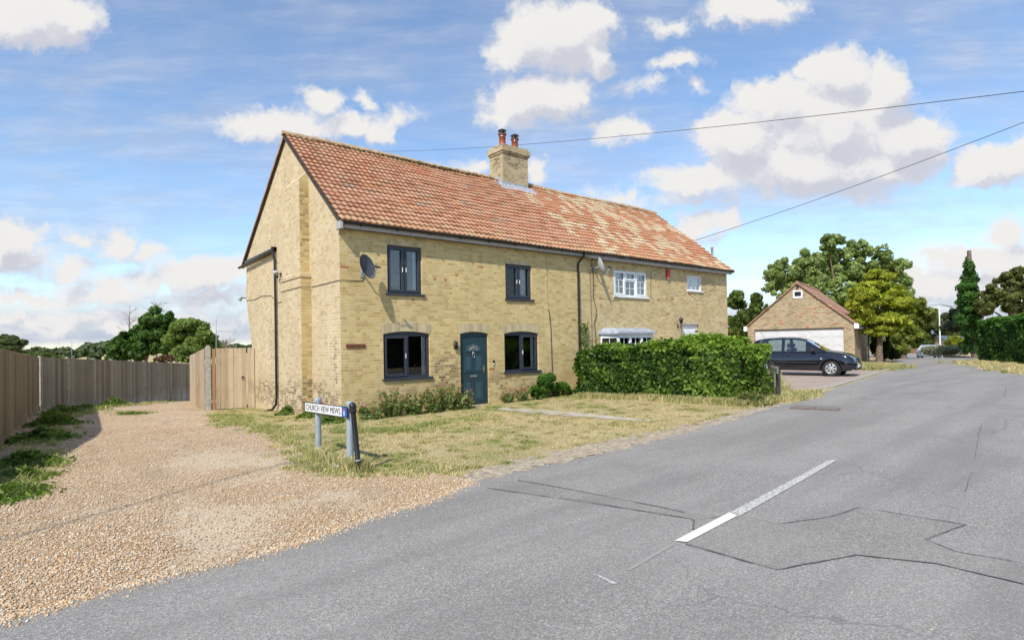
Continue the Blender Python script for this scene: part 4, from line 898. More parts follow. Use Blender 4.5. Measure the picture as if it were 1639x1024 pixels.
Rs = Matrix(((0, 0, -1), (-1, 0, 0), (0, 1, 0)))@Matrix.Rotation(til, 3, 'Z')
oc = Vector((-2.115, (ya+yb)/2, .795)); Ls = abs(yb-ya)/2
lo = oc-wloc(sg)
def rb(a, b, r=.006): return MB().bbox(a, b, r, Rs, lo)
rb((-Ls, -.085, -.012), (Ls, .085, .0)).build('backing_plate', m_black, sg, local=True)
rb((-Ls+.018, -.07, .0005), (Ls-.20, .07, .004), .001).build('sign_face', m_signw, sg, local=True)
rb((Ls-.198, -.07, .0005), (Ls-.018, .07, .004), .001).build('blue_panel', m_blue, sg, local=True)
MB().box((Ls-.122, -.055, .005), (Ls-.094, .02, .006), Rs, lo).build('no_through_road_stem', m_signw, sg, local=True)
MB().box((Ls-.145, .02, .005), (Ls-.071, .048, .006), Rs, lo).build('no_through_road_bar', m_red, sg, local=True)
text('CHURCH VIEW MEWS', .135, m_text, sg, Rs, lo+Rs@Vector((-.09, -.003, .0055)), sx=1.10)
for dy in (-4.04, -5.33): pass
bo = empty('bollard', (-2.09, -5.73, 0), 'black leaning bollard with a domed head beside the street name sign', 'bollard')
Rb = aim((-.068, .05, 1)); mb = MB(); mb.lathe([(.036, -.2), (.036, .04), (.042, .045), (.042, .19), (.036, .2), (.036, .86)], (0, 0, 0), Rb, 16).build('shaft', m_black, bo, local=True)
MB().lathe([(.036, .84), (.05, .85), (.054, .88), (.046, .895), (.052, .92), (.05, .955), (.035, .985), (0, .995)], (0, 0, 0), Rb, 16).build('head', m_black, bo, local=True)
MB().lathe([(.044, .17), (.044, .185), (.037, .186)], (0, 0, 0), Rb, 16).build('band', m_galv, bo, local=True)
# second sign
q2 = PG(1246, 641); q1 = colpt(1234.5, (q2.x+.60, q2.y+.30), (q2.x+.5, q2.y+.62)); 
sg2 = empty('street_name_sign', (q2.x, q2.y, q2.z), 'small cream street name sign reading FEN ROAD on two dark posts beyond the hedge', 'street sign')
dv = Vector((q2.x-q1.x, q2.y-q1.y)); Lq = dv.length; dv.normalize(); nv = Vector((dv.y, -dv.x)); nv = nv if nv.x < 0 else -nv
for (q, zt) in ((q1, 1.13), (q2, 1.06)):
    z = Z(q.x, q.y); MB().bbox((-.05, -.05, z-.3), (.05, .05, zt), .006, Matrix.Rotation(math.atan2(dv.y, dv.x), 3, 'Z'), (q.x, q.y, 0)).build('sign_post', M('dark stained timber', var((.03, .034, .04), .3, 9.), rough=.7), sg2)
R2 = Matrix(((dv.x, 0, nv.x), (dv.y, 0, nv.y), (0, 1, 0)))
mid_ = Vector((q1.x, q1.y, 0)).lerp(Vector((q2.x, q2.y, 0)), .5)+Vector((dv.x, dv.y, 0))*.22; oc2 = Vector((mid_.x, mid_.y, .99))+Vector((nv.x, nv.y, 0))*.065; l2 = oc2-wloc(sg2); L2 = Lq/2+.17
MB().bbox((-L2, -.10, -.014), (L2, .10, 0), .004, R2, l2).build('backing_board', m_black, sg2, local=True)
MB().bbox((-L2+.03, -.085, .0005), (L2-.03, .085, .004), .001, R2, l2).build('sign_face', m_signo, sg2, local=True)
text('FEN ROAD', .16, m_text, sg2, R2, l2+R2@Vector((0, -.005, .006)), sx=(2*L2-.15)/.80*.95)
# little marker post by the corner
p = PG(512, 674); mk = empty('marker_post', (p.x, p.y, 0), 'short weathered marker post with a red tag, just behind the street name sign', 'post')
MB().bbox((-.055, -.04, -.1), (.055, .04, .58), .008, None, (p.x, p.y, 0)).build('post_body', m_conc, mk); MB().bbox((.0, -.055, .40), (.055, -.04, .47), .003, None, (p.x, p.y, 0)).build('red_tag', m_red, mk); MB().lathe([(.012, .58), (.012, .64), (.03, .65), (.0, .66)], (p.x, p.y, 0), n=8).build('metal_pin', m_steel, mk)
p = PG(545, 746); tag(MB().lathe([(0, .0), (.14, .0), (.145, .03), (.12, .05), (0, .055)], (p.x, p.y, p.z-.005), Matrix.Diagonal((1, 1.3, 1)), 9).build('flat_stone', m_dish2), 'flat grey stone lying at the foot of the street name sign', 'stone')
p = PG(1306, 652, .02); d1 = (PG(1280, 650)-PG(1330, 652)); d1.z = 0; d1.normalize(); Rm = Matrix(((d1.x, -d1.y, 0), (d1.y, d1.x, 0), (0, 0, 1)))
t = empty('manhole_cover', tuple(p), 'rusty rectangular iron manhole cover set in the road by the second sign', 'manhole')
MB().box((-.50, -.33, -.02), (.50, .33, .0), Rm, (0, 0, -.002)).build('iron_frame', M('rusty iron', var((.16, .11, .085), .4, 20.), rough=.8), t, local=True)
mb = MB()
for i in range(2): mb.box((-.47+i*.48, -.30, 0), (-.02+i*.48, .30, .006), Rm)
mb.build('iron_lid', M('worn iron lid', var((.20, .165, .145), .3, 30.), rough=.7), t, local=True)
# unseen lamp column, inferred from its shadow; shaft thinned to keep that shadow faint
t = empty('lamp_post', (-9.6, -8.2, 0), 'slim grey lamp column whose long shadow crosses the gravel lane', 'lamp post')
MB().tube([(-9.6, -8.2, -.5), (-9.6, -8.2, 4), (-9.6, -8.2, 8)], [.024, .022, .02], 12).build('pole_shaft', m_galv, t)
MB().tube([(-9.6, -8.2, 7.95), (-9.6, -8.6, 8.15), (-9.6, -9.3, 8.2)], .03, 8).build('lamp_arm', m_galv, t)
# overhead wires
def wire(A, B, sag, label, r=.012):
    pts = [A.lerp(B, k/30)-Vector((0, 0, sag*4*(k/30)*(1-k/30))) for k in range(31)]; return tag(MB().tube(pts, r, 5).build('overhead_wire', m_wire), label, 'wire')
wire(at(1700, 139, 20), at(590, 243, 62), .55, 'long overhead wire crossing the sky behind the chimney', .016)
wire(at(1700, 172, 16), at(1112, 385, 25), .12, 'overhead wire dropping from the upper right to the far end of the roof', .011)
# ------------------------------------------------------------------ vegetation
def hedge(name, path, w, hts, n, leaf, c0, c1, label, cat='hedge', bump=.12, mat=None, colf=None, ends=True):
    P = [np.array(p[:2]) for p in path]; seg = [np.linalg.norm(P[i+1]-P[i]) for i in range(len(P)-1)]; tot = sum(seg); cum = np.r_[0, np.cumsum(seg)]
    t = empty(name, (P[0][0], P[0][1], Z(*P[0])), label, cat)
    def frame(s):
        i = np.clip(np.searchsorted(cum, s, side='right')-1, 0, len(seg)-1); f = (s-cum[i])/np.array(seg)[i]
        A = np.array(P)[i]; B = np.array(P)[i+1]; d = (B-A)/np.array(seg)[i][:, None]; return A+(B-A)*f[:, None], d
    s = rng.random(n)*(tot+.0); c, d = frame(s); nn = np.c_[d[:, 1], -d[:, 0]]
    h = np.interp(s/tot, np.linspace(0, 1, len(hts)), hts)
    a = rng.random(n)*np.pi            # superellipse section angle: 0 = one side, pi/2 = top
    k = .42; side = np.sign(np.cos(a))*np.abs(np.cos(a))**k; up = np.abs(np.sin(a))**k
    low = rng.random(n) < .45; up = np.where(low, rng.random(n)*.9, up); side = np.where(low, np.sign(side)*(.93+.07*rng.random(n)), side)
    und = np.sin(s*2.1)+np.sin(s*4.7+up*4)*.7+np.sin(s*9+up*9)*.5+np.sin(up*13+s*3)*.5
    off = bump*(.35*und+rng.normal(0, .35, n)); 
    zb = np.array([Z(x, y) for x, y in c]); x = c+nn*(side*(w/2+off*.8))[:, None]; z = zb+up*h*(1)+off*(up > .7)*.7
    z = np.maximum(z, zb+.03)
    N = np.c_[nn*(side*(1-up**3))[:, None], up**4+.15]; Pt = np.c_[x, z]
    if ends:
        m = n//5; e = rng.random(m) < .5; sc = np.where(e, 0., tot); c2, d2 = frame(np.clip(sc, 0, tot-1e-6)); o2 = (rng.random(m)*2-1)*w/2; nn2 = np.c_[d2[:, 1], -d2[:, 0]]
        sg_ = np.where(e, -1., 1.); up2 = rng.random(m); h2 = np.interp(sc/tot, np.linspace(0, 1, len(hts)), hts); bl = np.sqrt(np.clip(1-(o2/(w/2))**2, 0, 1))*.35
        Pt = np.vstack([Pt, np.c_[c2+nn2*o2[:, None]+d2*(sg_*(bl+bump*rng.normal(0, .4, m)+.1*np.sin(up2*9+o2*5)))[:, None], np.array([Z(x, y) for x, y in c2])+up2*h2*(.96+.04*rng.random(m))]])
        N = np.vstack([N, np.c_[d2*sg_[:, None], np.full(m, .3)]]); und = np.r_[und, np.sin(up2*8)]
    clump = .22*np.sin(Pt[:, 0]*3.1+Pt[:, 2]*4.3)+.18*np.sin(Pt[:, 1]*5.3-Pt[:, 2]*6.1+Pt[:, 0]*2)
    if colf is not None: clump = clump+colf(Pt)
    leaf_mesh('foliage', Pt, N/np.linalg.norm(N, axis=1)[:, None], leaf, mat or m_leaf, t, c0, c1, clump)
    mb = MB(); q = np.linspace(0, tot-1e-6, max(6, int(tot/.8))); cc, dd = frame(q); hh = np.interp(q/tot, np.linspace(0, 1, len(hts)), hts)
    vs = []
    for i in range(len(q)):
        nx, ny = dd[i][1], -dd[i][0]; z0 = Z(*cc[i])
        for (o, f) in ((-.40, .05), (-.40, .80), (-.25, .93), (.25, .93), (.40, .80), (.40, .05)): vs.append((cc[i][0]+nx*o*w, cc[i][1]+ny*o*w, z0+f*hh[i]))
    mb.add(vs, [(i*6+j, i*6+j+1, i*6+7+j, i*6+6+j) for i in range(len(q)-1) for j in range(5)]+[tuple(range(6)), tuple(range(len(q)*6-6, len(q)*6))])
    mb.build('dark_core', m_core, t); return t
m_core = M('dark hedge core', var((.035, .04, .018), .5, 6.), rough=1)  # solid core added inside hedges; their inner shade is put into its colour
def hedge_light(P): return .35*(P[:, 2] > 1.5)+.35*(P[:, 1] < -4.4)-.22+.30*np.sin(P[:, 1]*7.3+P[:, 2]*9.1)*np.sin(P[:, 2]*13-P[:, 1]*4)-.18*((P[:, 2] < .9) & (P[:, 1] > -4.4))  # lit top and near end, shaded low part, painted into leaf colour
hedge('hedge', [(8.15, -.75), (8.35, -2.6), (8.7, -4.4), (8.88, -5.55)], 1.12, [1.34, 1.40, 1.42, 1.50, 1.60, 1.64, 1.66, 1.50], 34000, .066, (.03, .08, .010), (.27, .40, .06), 'big leafy green hedge in front of the house, between the lawn and driveway', colf=hedge_light, bump=.21)
def blob_pts(c, r, n, fill=.35):
    u = unit(n); rad = (fill+(1-fill)*rng.random(n)**.6); return np.array(c)+u*rad[:, None]*np.array(r), u
def crown(blobs, n, leaf, c0, c1, parent, sub=9, subr=.42, name='foliage', mat=None, aspect=1.6, flat=1.):
    """blobs = world ellipsoids (centre, radii); each is broken into many smaller clumps so that gaps show"""
    tot = sum(b[1][0]*b[1][2] for b in blobs); P = []; N = []; cf = []
    for c, r in blobs:
        m = max(3, int(sub*1)); k = int(n*r[0]*r[2]/tot/m)
        for j in range(m):
            u = unit(1)[0]; rr = .30+.62*rng.random()**.7; cc = np.array(c)+u*rr*np.array(r); s = subr*(.6+.7*rng.random()); 
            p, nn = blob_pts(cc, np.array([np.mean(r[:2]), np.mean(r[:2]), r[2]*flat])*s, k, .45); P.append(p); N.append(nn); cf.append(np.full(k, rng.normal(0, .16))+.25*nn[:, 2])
    P = np.vstack(P); N = np.vstack(N)
    leaf_mesh(name, P, N, leaf, mat or m_leaf, parent, c0, c1, np.concatenate(cf), aspect)
def limbs(mb, base, tops, r0, seed=1, fork=.35):
    r = random.Random(seed); base = Vector(base); H = max(t[2] for t in tops)-base.z; f = base+Vector((r.uniform(-.03, .03)*H, r.uniform(-.03, .03)*H, H*fork))
    mb.tube([base, base.lerp(f, .5)+Vector((r.uniform(-.02, .02)*H, 0, 0)), f], [r0*1.25, r0, r0*.8], 9)
    for t in tops:
        t = Vector(t); m = f.lerp(t, .5)+Vector((r.uniform(-.05, .05), r.uniform(-.05, .05), .06))*H; mb.tube([f-Vector((0, 0, r0)), f.lerp(m, .5)+Vector((0, 0, .02*H)), m, t], [r0*.55, r0*.42, r0*.28, r0*.08], 6)
def tree(name, F, blobs, n, leaf, c0, c1, label, base=None, r0=None, cat='tree', sub=9, subr=.42, dz=1., ground=None, **kw):
    """blobs in photo pixels at distance F, turned into real ellipsoids"""
    k = F/FPX; B = [(np.array(at(u, v, F+rng.uniform(-.25, .25)*ru*k)), np.array([ru*k, ru*k*dz, rv*k])) for (u, v, ru, rv) in blobs]
    bc = at(base if base else sum(b[0] for b in blobs)/len(blobs), 560, F); z = Z(bc.x, bc.y) if ground is None else ground
    t = empty(name, (bc.x, bc.y, z), label, cat, kw.pop('group', None)); crown(B, n, leaf, c0, c1, t, sub, subr, **kw)
    mb = MB(); limbs(mb, (bc.x, bc.y, z-.2), [tuple(b[0]) for b in B], r0 or .012*F*.35, int(F*7) % 97); mb.build('trunk', m_bark, t); return t
GR0, GR1 = (.045, .075, .016), (.16, .22, .05)
tree('ash_tree', 62, [(1262,432,30,26),(1250,462,26,22),(1300,415,34,26),(1325,392,26,18),(1345,420,34,28),(1300,455,40,28),(1350,455,38,28),(1390,425,30,26),(1375,400,22,16),(1425,432,26,26),(1440,455,20,24),(1400,460,34,28),(1280,490,30,24),(1330,490,40,26),(1240,440,16,14),(1410,405,18,12),(1435,480,22,24)], 60000, .21, (.14, .20, .055), (.46, .54, .20), 'tall airy light green tree rising behind the garage roof', base=1340, r0=.35, sub=24, subr=.27)
tree('dark_tree', 44, [(1180,480,17,15),(1195,505,20,22),(1210,485,10,14),(1180,530,20,25),(1212,525,18,26),(1200,560,28,24),(1226,505,9,16)], 20000, .18, (.04, .07, .014), (.19, .25, .055), 'dark green bushy tree between the end of the house and the garage', base=1195, r0=.2, sub=16, subr=.42)
tree('hawthorn_bush', 36, [(1178,560,14,24),(1172,535,9,12)], 3000, .14, (.10, .13, .02), (.26, .28, .05), 'yellow green bush low against the far corner of the house', base=1178, r0=.05, cat='bush')
tree('golden_conifer', 32, [(1405,452,22,20),(1385,468,22,16),(1428,468,20,16),(1405,482,38,20),(1375,492,20,16),(1440,492,20,18),(1400,510,36,16),(1432,515,22,16),(1378,512,16,12),(1415,528,26,10)], 44000, .12, (.17, .20, .02), (.64, .66, .07), 'round golden green conifer with a bare trunk at the right corner of the garage', base=1407, r0=.17, sub=16, subr=.44, flat=.5, aspect=2.6)
tree('conifer_hedge_tree', 38, [(1462,480,16,16),(1470,502,20,20),(1450,520,18,20),(1440,545,20,22),(1425,560,16,18),(1462,540,14,16)], 14000, .15, (.08, .11, .016), (.33, .37, .06), 'darker green conifer standing behind the golden conifer beside the road', base=1445, r0=.2, sub=12, subr=.4, aspect=2.2)
for (u, F, bl, lab) in ((1415, 34, [(1400,550,7,18),(1418,555,8,20),(1430,565,8,14)], 'dark shrub behind the bare trunk right of the garage'),):
    tree('shrub', F, bl, 2500, .13, (.015, .028, .008), (.07, .09, .02), lab, base=u, r0=.06, cat='shrub')
tree('small_tree', 84, [(1500,520,18,14),(1488,538,12,14),(1515,530,14,14),(1478,520,9,9)], 5000, .34, (.05, .085, .02), (.21, .23, .06), 'small dark green tree with rusty tips left of the lamp post', base=1497, r0=.16)
tree('small_tree', 82, [(1472,545,12,16),(1462,530,10,12)], 2500, .34, (.05, .09, .02), (.16, .22, .05), 'small round tree in front of the cream house, above the red wall', base=1472, r0=.12)
tree('olive_tree', 46, [(1522,508,13,11),(1540,505,16,14),(1530,522,18,12),(1552,520,12,12),(1516,522,8,7)], 9000, .15, (.06, .085, .04), (.22, .26, .15), 'grey green olive coloured tree leaning out beside the ivy covered trunk', base=1566, r0=.22, sub=10)
tree('yellow_shrub', 60, [(1530,545,12,9),(1548,550,10,7),(1520,550,8,6)], 3000, .2, (.12, .15, .015), (.36, .38, .04), 'bright yellow green shrub behind the lavender bed', base=1535, r0=.05, cat='shrub')
tree('clipped_shrub', 55, [(1530,560,16,5),(1550,560,12,6)], 2500, .16, (.015, .035, .01), (.07, .12, .03), 'dark low clipped shrub between the yellow shrub and lavender', base=1540, r0=.04, cat='shrub')
# ivy covered trunk: tall narrow cone of leaves with the bare stub showing at the top
F = 43; k = F/FPX; b0 = at(1562, 560, F); t = empty('ivy_covered_trunk', (b0.x, b0.y, Z(b0.x, b0.y)), 'tall dead trunk wrapped in dark ivy with a bare stub on top', 'tree')
ivb = [(np.array(at(1551+(v-420)*.03+rng.uniform(-3, 3), v, F+rng.uniform(-.4, .4))), np.array([r*k, r*k, 9*k])) for v, r in ((422,3.5),(430,6),(440,8),(450,9.5),(460,11),(470,12),(480,13.5),(490,14.5),(500,15),(512,15.5),(524,15),(536,14),(550,12))]
crown(ivb, 26000, .13, (.03, .085, .014), (.12, .25, .045), t, 7, .85)
tp = at(1551, 401, F); MB().tube([(b0.x, b0.y, Z(b0.x, b0.y)-.2), at(1556, 480, F), at(1552, 425, F), tp], [.3, .24, .17, .13], 10).build('trunk', m_bark, t)
MB().tube([at(1551, 418, F), at(1547, 414, F)], .03, 5).build('stub', m_bark, t)
tree('apple_tree', 41, [(1590,468,18,14),(1612,450,16,14),(1632,445,18,16),(1605,480,26,18),(1635,475,24,22),(1650,455,20,22),(1580,492,18,14),(1612,440,8,6)], 20000, .14, (.07, .08, .02), (.24, .26, .08), 'olive brown leafed tree above the tall hedge at the right edge', base=1625, r0=.2, sub=16, subr=.36)
hA, hB = PG(1560, 578), PG(1760, 590)
dd = (hB-hA).normalized(); off_ = Vector((-dd.y, dd.x, 0))
hp = [hA+off_*1.0+dd*.2, hA.lerp(hB, .35)+off_*1.0, hA.lerp(hB, .7)+off_*1.0, hB+off_*1.0]
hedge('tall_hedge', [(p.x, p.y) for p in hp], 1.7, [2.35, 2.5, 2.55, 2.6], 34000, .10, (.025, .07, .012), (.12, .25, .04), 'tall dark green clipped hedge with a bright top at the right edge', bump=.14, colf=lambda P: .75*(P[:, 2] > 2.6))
for (u, v) in ((1594, 575),):
    b_ = PG(u, v)+off_*.2; tag(MB().tube([(b_.x, b_.y, b_.z-.1), (b_.x+.05, b_.y, b_.z+.8), (b_.x, b_.y+.1, b_.z+1.8)], [.11, .09, .05], 8).build('dead_sapling', m_bark), 'bare brown sapling trunk at the foot of the tall hedge', 'sapling')
# left horizon trees
tree('sycamore_tree', 58, [(250,512,22,18),(268,518,14,18),(240,532,22,20),(262,545,20,22),(210,540,16,14),(195,558,20,18),(225,562,24,16),(185,575,16,10)], 24000, .23, (.03, .07, .012), (.12, .23, .04), 'dark green bushy tree above the grey fence, left of the round one', base=235, r0=.25, sub=18, subr=.38)
tree('lime_tree', 54, [(305,528,26,18),(322,540,20,22),(290,548,22,22),(312,562,28,18),(335,562,12,16)], 24000, .19, (.11, .16, .03), (.28, .37, .09), 'rounder lighter green tree above the grey fence, nearer the house', base=310, r0=.25, sub=22, subr=.40)
tree('willow_tree', 75, [(8,545,20,10),(25,550,12,8),(0,560,30,8)], 4500, .3, (.07, .10, .035), (.17, .21, .09), 'pale green tree top over the fence at the left edge', base=8, r0=.2)
tree('elder_bush', 45, [(60,570,24,5),(90,574,16,4)], 2500, .16, (.05, .09, .02), (.19, .24, .07), 'low light green bush peeping over the left fence', base=70, r0=.04, cat='bush')
tree('hazel_bush', 48, [(150,572,14,6),(135,565,6,4)], 1500, .15, (.05, .08, .03), (.15, .20, .08), 'thin sprigs of a bush over the grey fence left of the dark tree', base=146, r0=.04, cat='bush')
tree('copper_shrub', 50, [(255,578,14,5),(270,572,10,6)], 1200, .16, (.10, .06, .03), (.22, .12, .06), 'reddish brown shrub at the foot of the two trees behind the fence', base=262, r0=.04, cat='shrub')
def bare(name, F, u, v0, v1, spread, label, seed, n=26):
    r = random.Random(seed); k = F/FPX; b = at(u, 570, F); t = empty(name, (b.x, b.y, Z(b.x, b.y)), label, 'tree'); mb = MB(); top = at(u, v1, F); base = Vector((b.x, b.y, Z(b.x, b.y))); mb.tube([base, base.lerp(top, .5), top], [.14, .09, .03], 6)
    tw = MB()
    for i in range(n):
        s = base.lerp(top, r.uniform(.5, 1.)); e = s+(cR*r.uniform(-1, 1)*spread*k+Vector((0, 0, r.uniform(.2, 1)*spread*k*.8))+cF*r.uniform(-1, 1)*spread*k*.6); m = s.lerp(e, .5)+Vector((0, 0, .05)); tw.tube([s, m, e], [.03, .02, .008], 4)
        for j in range(3): q = m.lerp(e, r.random()); tw.tube([q, q+(e-m)*.4+Vector((r.uniform(-.25, .25), r.uniform(-.25, .25), r.uniform(.0, .35)))], [.012, .005], 3)
    mb.build('trunk', m_twig, t); tw.build('twigs', m_twig, t)
bare('dead_tree', 62, 250, 560, 484, 16, 'bare dead tree top showing above the dark tree', 3)
bare('dead_tree', 60, 207, 560, 500, 15, 'bare grey dead tree leaning left of the dark tree crown', 5)
bare('dead_tree', 66, 362, 560, 548, 13, 'small bare tree low beside the house corner and aerial mast', 8, 34)
# aerial mast
b = at(346, 575, 40); t = empty('aerial_mast', (b.x, b.y, -1), 'thin television aerial mast over the fence beside the gate post', 'aerial')
p0, p1 = at(346, 600, 40), at(346, 511, 40); MB().tube([p0, p1], .022, 6).build('mast', m_galv, t)
a, b2 = at(346, 530, 40), at(379, 531, 40); mb = MB(); mb.tube([a, b2], .012, 5)
for i in range(14): q = a.lerp(b2, (i+.5)/14); mb.tube([q-Vector((0, 0, .10)), q+Vector((0, 0, .10))], .008, 4)
mb.build('aerial', m_galv, t)
p0, p1 = at(115, 590, 50), at(115, 546, 50); tag(MB().tube([p0-Vector((0, 0, 1)), p1], .018, 5).build('thin_mast', m_galv), 'very thin upright rod above the grey fence on the left', 'mast')
# ------------------------------------------------------------------ garage
G0 = Vector((28.4, -1.2)); ph = math.radians(14); GW = (colpt(1197.5, G0, G0+Vector((-math.sin(ph), math.cos(ph))))-G0).length; gz0 = .3
gar = empty('brick_garage', (G0.x, G0.y, gz0), 'single-storey mixed brick double garage with a gable and red tiled roof', 'garage', rz=ph)
def gb(axis, seed): 
    pr = (math.cos(ph), math.sin(ph)) if axis == 's' else (-math.sin(ph), math.cos(ph))
    return brick_fn('xy', [(.26, .20, .12), (.40, .31, .19), (.46, .37, .23), (.50, .40, .25), (.36, .25, .16)], (.44, .37, .26), patch=pr, red=.07, seed=seed, soft=.3)
m_gf = M('garage mixed brick', gb('f', 21)); m_gs = M('garage side brick', gb('s', 22))
EH = 2.27; AP = EH+GW/2*.86; dy0, dy1, dh = .50, GW-.38, 2.05; dep = 7.2; rise = .86
mb = MB()   # front wall as pieces round the door, plus the gable
for (a, b, c, d) in ((0, dy0, -.5, dh), (dy1, GW, -.5, dh), (0, GW, dh, EH)): mb.add([(0, a, c), (0, b, c), (0, b, d), (0, a, d)], [(0, 1, 2, 3)])
hw = .22; wy, wz = GW/2-.02, AP-.62
for (a, b, c, d) in ((0, wy-hw, EH, 9), (wy+hw, GW, EH, 9)): 
    poly = [(0, a, c), (0, b, c), (0, b, EH+min(b, GW-b)*rise), (0, a, EH+min(a, GW-a)*rise)]; mb.add(poly, [(0, 1, 2, 3)])
for (c0, c1) in ((EH, wz-.2), (wz+.2, None)):
    if c1: mb.add([(0, wy-hw, c0), (0, wy+hw, c0), (0, wy+hw, c1), (0, wy-hw, c1)], [(0, 1, 2, 3)])
    else: mb.add([(0, wy-hw, c0), (0, wy+hw, c0), (0, wy+hw, EH+(GW-wy-hw)*rise), (0, GW/2, AP), (0, wy-hw, EH+(wy-hw)*rise)], [(0, 1, 2, 3, 4)])
for (a, b) in ((dy0, dy0), (dy1, dy1)): mb.add([(0, a, -.5), (.15, a, -.5), (.15, a, dh), (0, a, dh)], [(0, 1, 2, 3)])
mb.add([(0, dy0, dh), (.15, dy0, dh), (.15, dy1, dh), (0, dy1, dh)], [(0, 1, 2, 3)])
mb.build('wall', m_gf, gar, local=True)
mb = MB(); mb.add([(0, 0, -.5), (dep, 0, -.5), (dep, 0, EH), (0, 0, EH)], [(0, 1, 2, 3)]); mb.add([(0, GW, -.5), (dep, GW, -.5), (dep, GW, EH), (0, GW, EH)], [(3, 2, 1, 0)]); mb.add([(dep, 0, -.5), (dep, GW, -.5), (dep, GW, EH), (dep, GW/2, AP), (dep, 0, EH)], [(0, 1, 2, 3, 4)]); mb.build('wall', m_gs, gar, local=True)
ov = .12
for sgn in (0, 1):
    Y = (lambda y: y) if sgn == 0 else (lambda y: GW-y)
    mb = MB(); n = 12; yy0, zz0 = -.22, EH-.22*rise+.04; L = GW/2+.22
    for i in range(n):
        ya, yb = yy0+L*i/n, yy0+L*(i+1)/n; za, zb = zz0+(ya-yy0)*rise, zz0+(yb-yy0)*rise
        mb.add([(-ov, Y(ya), za+.04), (dep+ov, Y(ya), za+.04), (dep+ov, Y(yb), zb+.01), (-ov, Y(yb), zb+.01), (-ov, Y(ya), za-.03), (dep+ov, Y(ya), za-.03), (-ov, Y(yb), zb-.05), (dep+ov, Y(yb), zb-.05)], [(0, 1, 2, 3), (4, 5, 1, 0), (4, 0, 3, 6), (5, 7, 2, 1)])
    mb.build('roof', m_groof, gar, local=True)
MB().tube([(-ov, GW/2, AP+.04), (dep+ov, GW/2, AP+.04)], .10, 8).build('ridge', m_groof, gar, local=True)
MB().box((-ov-.02, -.24, EH-.30), (dep, -.20, EH-.12)).bbox((-ov-.02, -.22, EH-.30), (.0, -.005, EH-.02), .01).build('fascia', m_white, gar, local=True)
MB().bbox((-ov-.02, GW+.005, EH-.30), (.0, GW+.2, EH-.02), .01).build('fascia', m_white, gar, local=True)
MB().tube([(-ov, -.29, EH-.16), (dep, -.29, EH-.16)], .05, 8).build('gutter', m_black, gar, local=True)
MB().tube([(dep-.1, -.27, EH-.2), (dep-.1, -.06, EH-.5), (dep-.1, -.06, .0)], .035, 8).build('downpipe', m_black, gar, local=True)
m_gdoor = M('garage door white', var((.60, .60, .59), .06, 2., ((.5, .48, .44), .5)), rough=.5)
gd = MB().box((.09, dy0+.02, 0.01), (.13, dy1-.02, dh-.03)).build('garage_door', m_gdoor, gar, local=True)
ncol, nrow = 8, 4
for i in range(ncol):
    for j in range(nrow):
        a = dy0+.06+(dy1-dy0-.12)*i/ncol; b = dy0+.06+(dy1-dy0-.12)*(i+1)/ncol; c = .05+(dh-.12)*j/nrow; d = .05+(dh-.12)*(j+1)/nrow
        MB().bbox((.075, a+.05, c+.09), (.0895, b-.05, d-.09), .01).build('door_panel', m_gdoor, gd, local=True)
mb = MB()
for j in range(1, nrow): z = .05+(dh-.12)*j/nrow; mb.box((.086, dy0+.03, z-.006), (.0895, dy1-.03, z+.006))
mb.build('panel_joint', m_fascia, gd, local=True)
MB().box((.02, dy0, dh-.06), (.088, dy1, dh-.004)).build('door_lintel', m_under, gar, local=True)
mb = MB(); 
for (a, b, c, d) in ((wy-hw-.03, wy-hw+.05, wz-.23, wz+.22), (wy+hw-.05, wy+hw+.03, wz-.23, wz+.22), (wy-hw+.05, wy+hw-.05, wz+.14, wz+.22), (wy-hw+.05, wy+hw-.05, wz-.23, wz-.12)): mb.box((-.03, a, c), (.05, b, d))
gw = mb.build('window', m_white, gar, local=True); MB().box((.02, wy-hw+.05, wz-.12), (.04, wy+hw-.05, wz+.14)).build('pane', M('dark pane', col=(.02, .025, .03), rough=.1), gw, local=True)
MB().lathe([(0, -.06), (.07, -.04), (.07, .03), (.0, .06)], (-.06, wy, wz+.42), n=10).build('gable_lamp', m_black, gar, local=True)
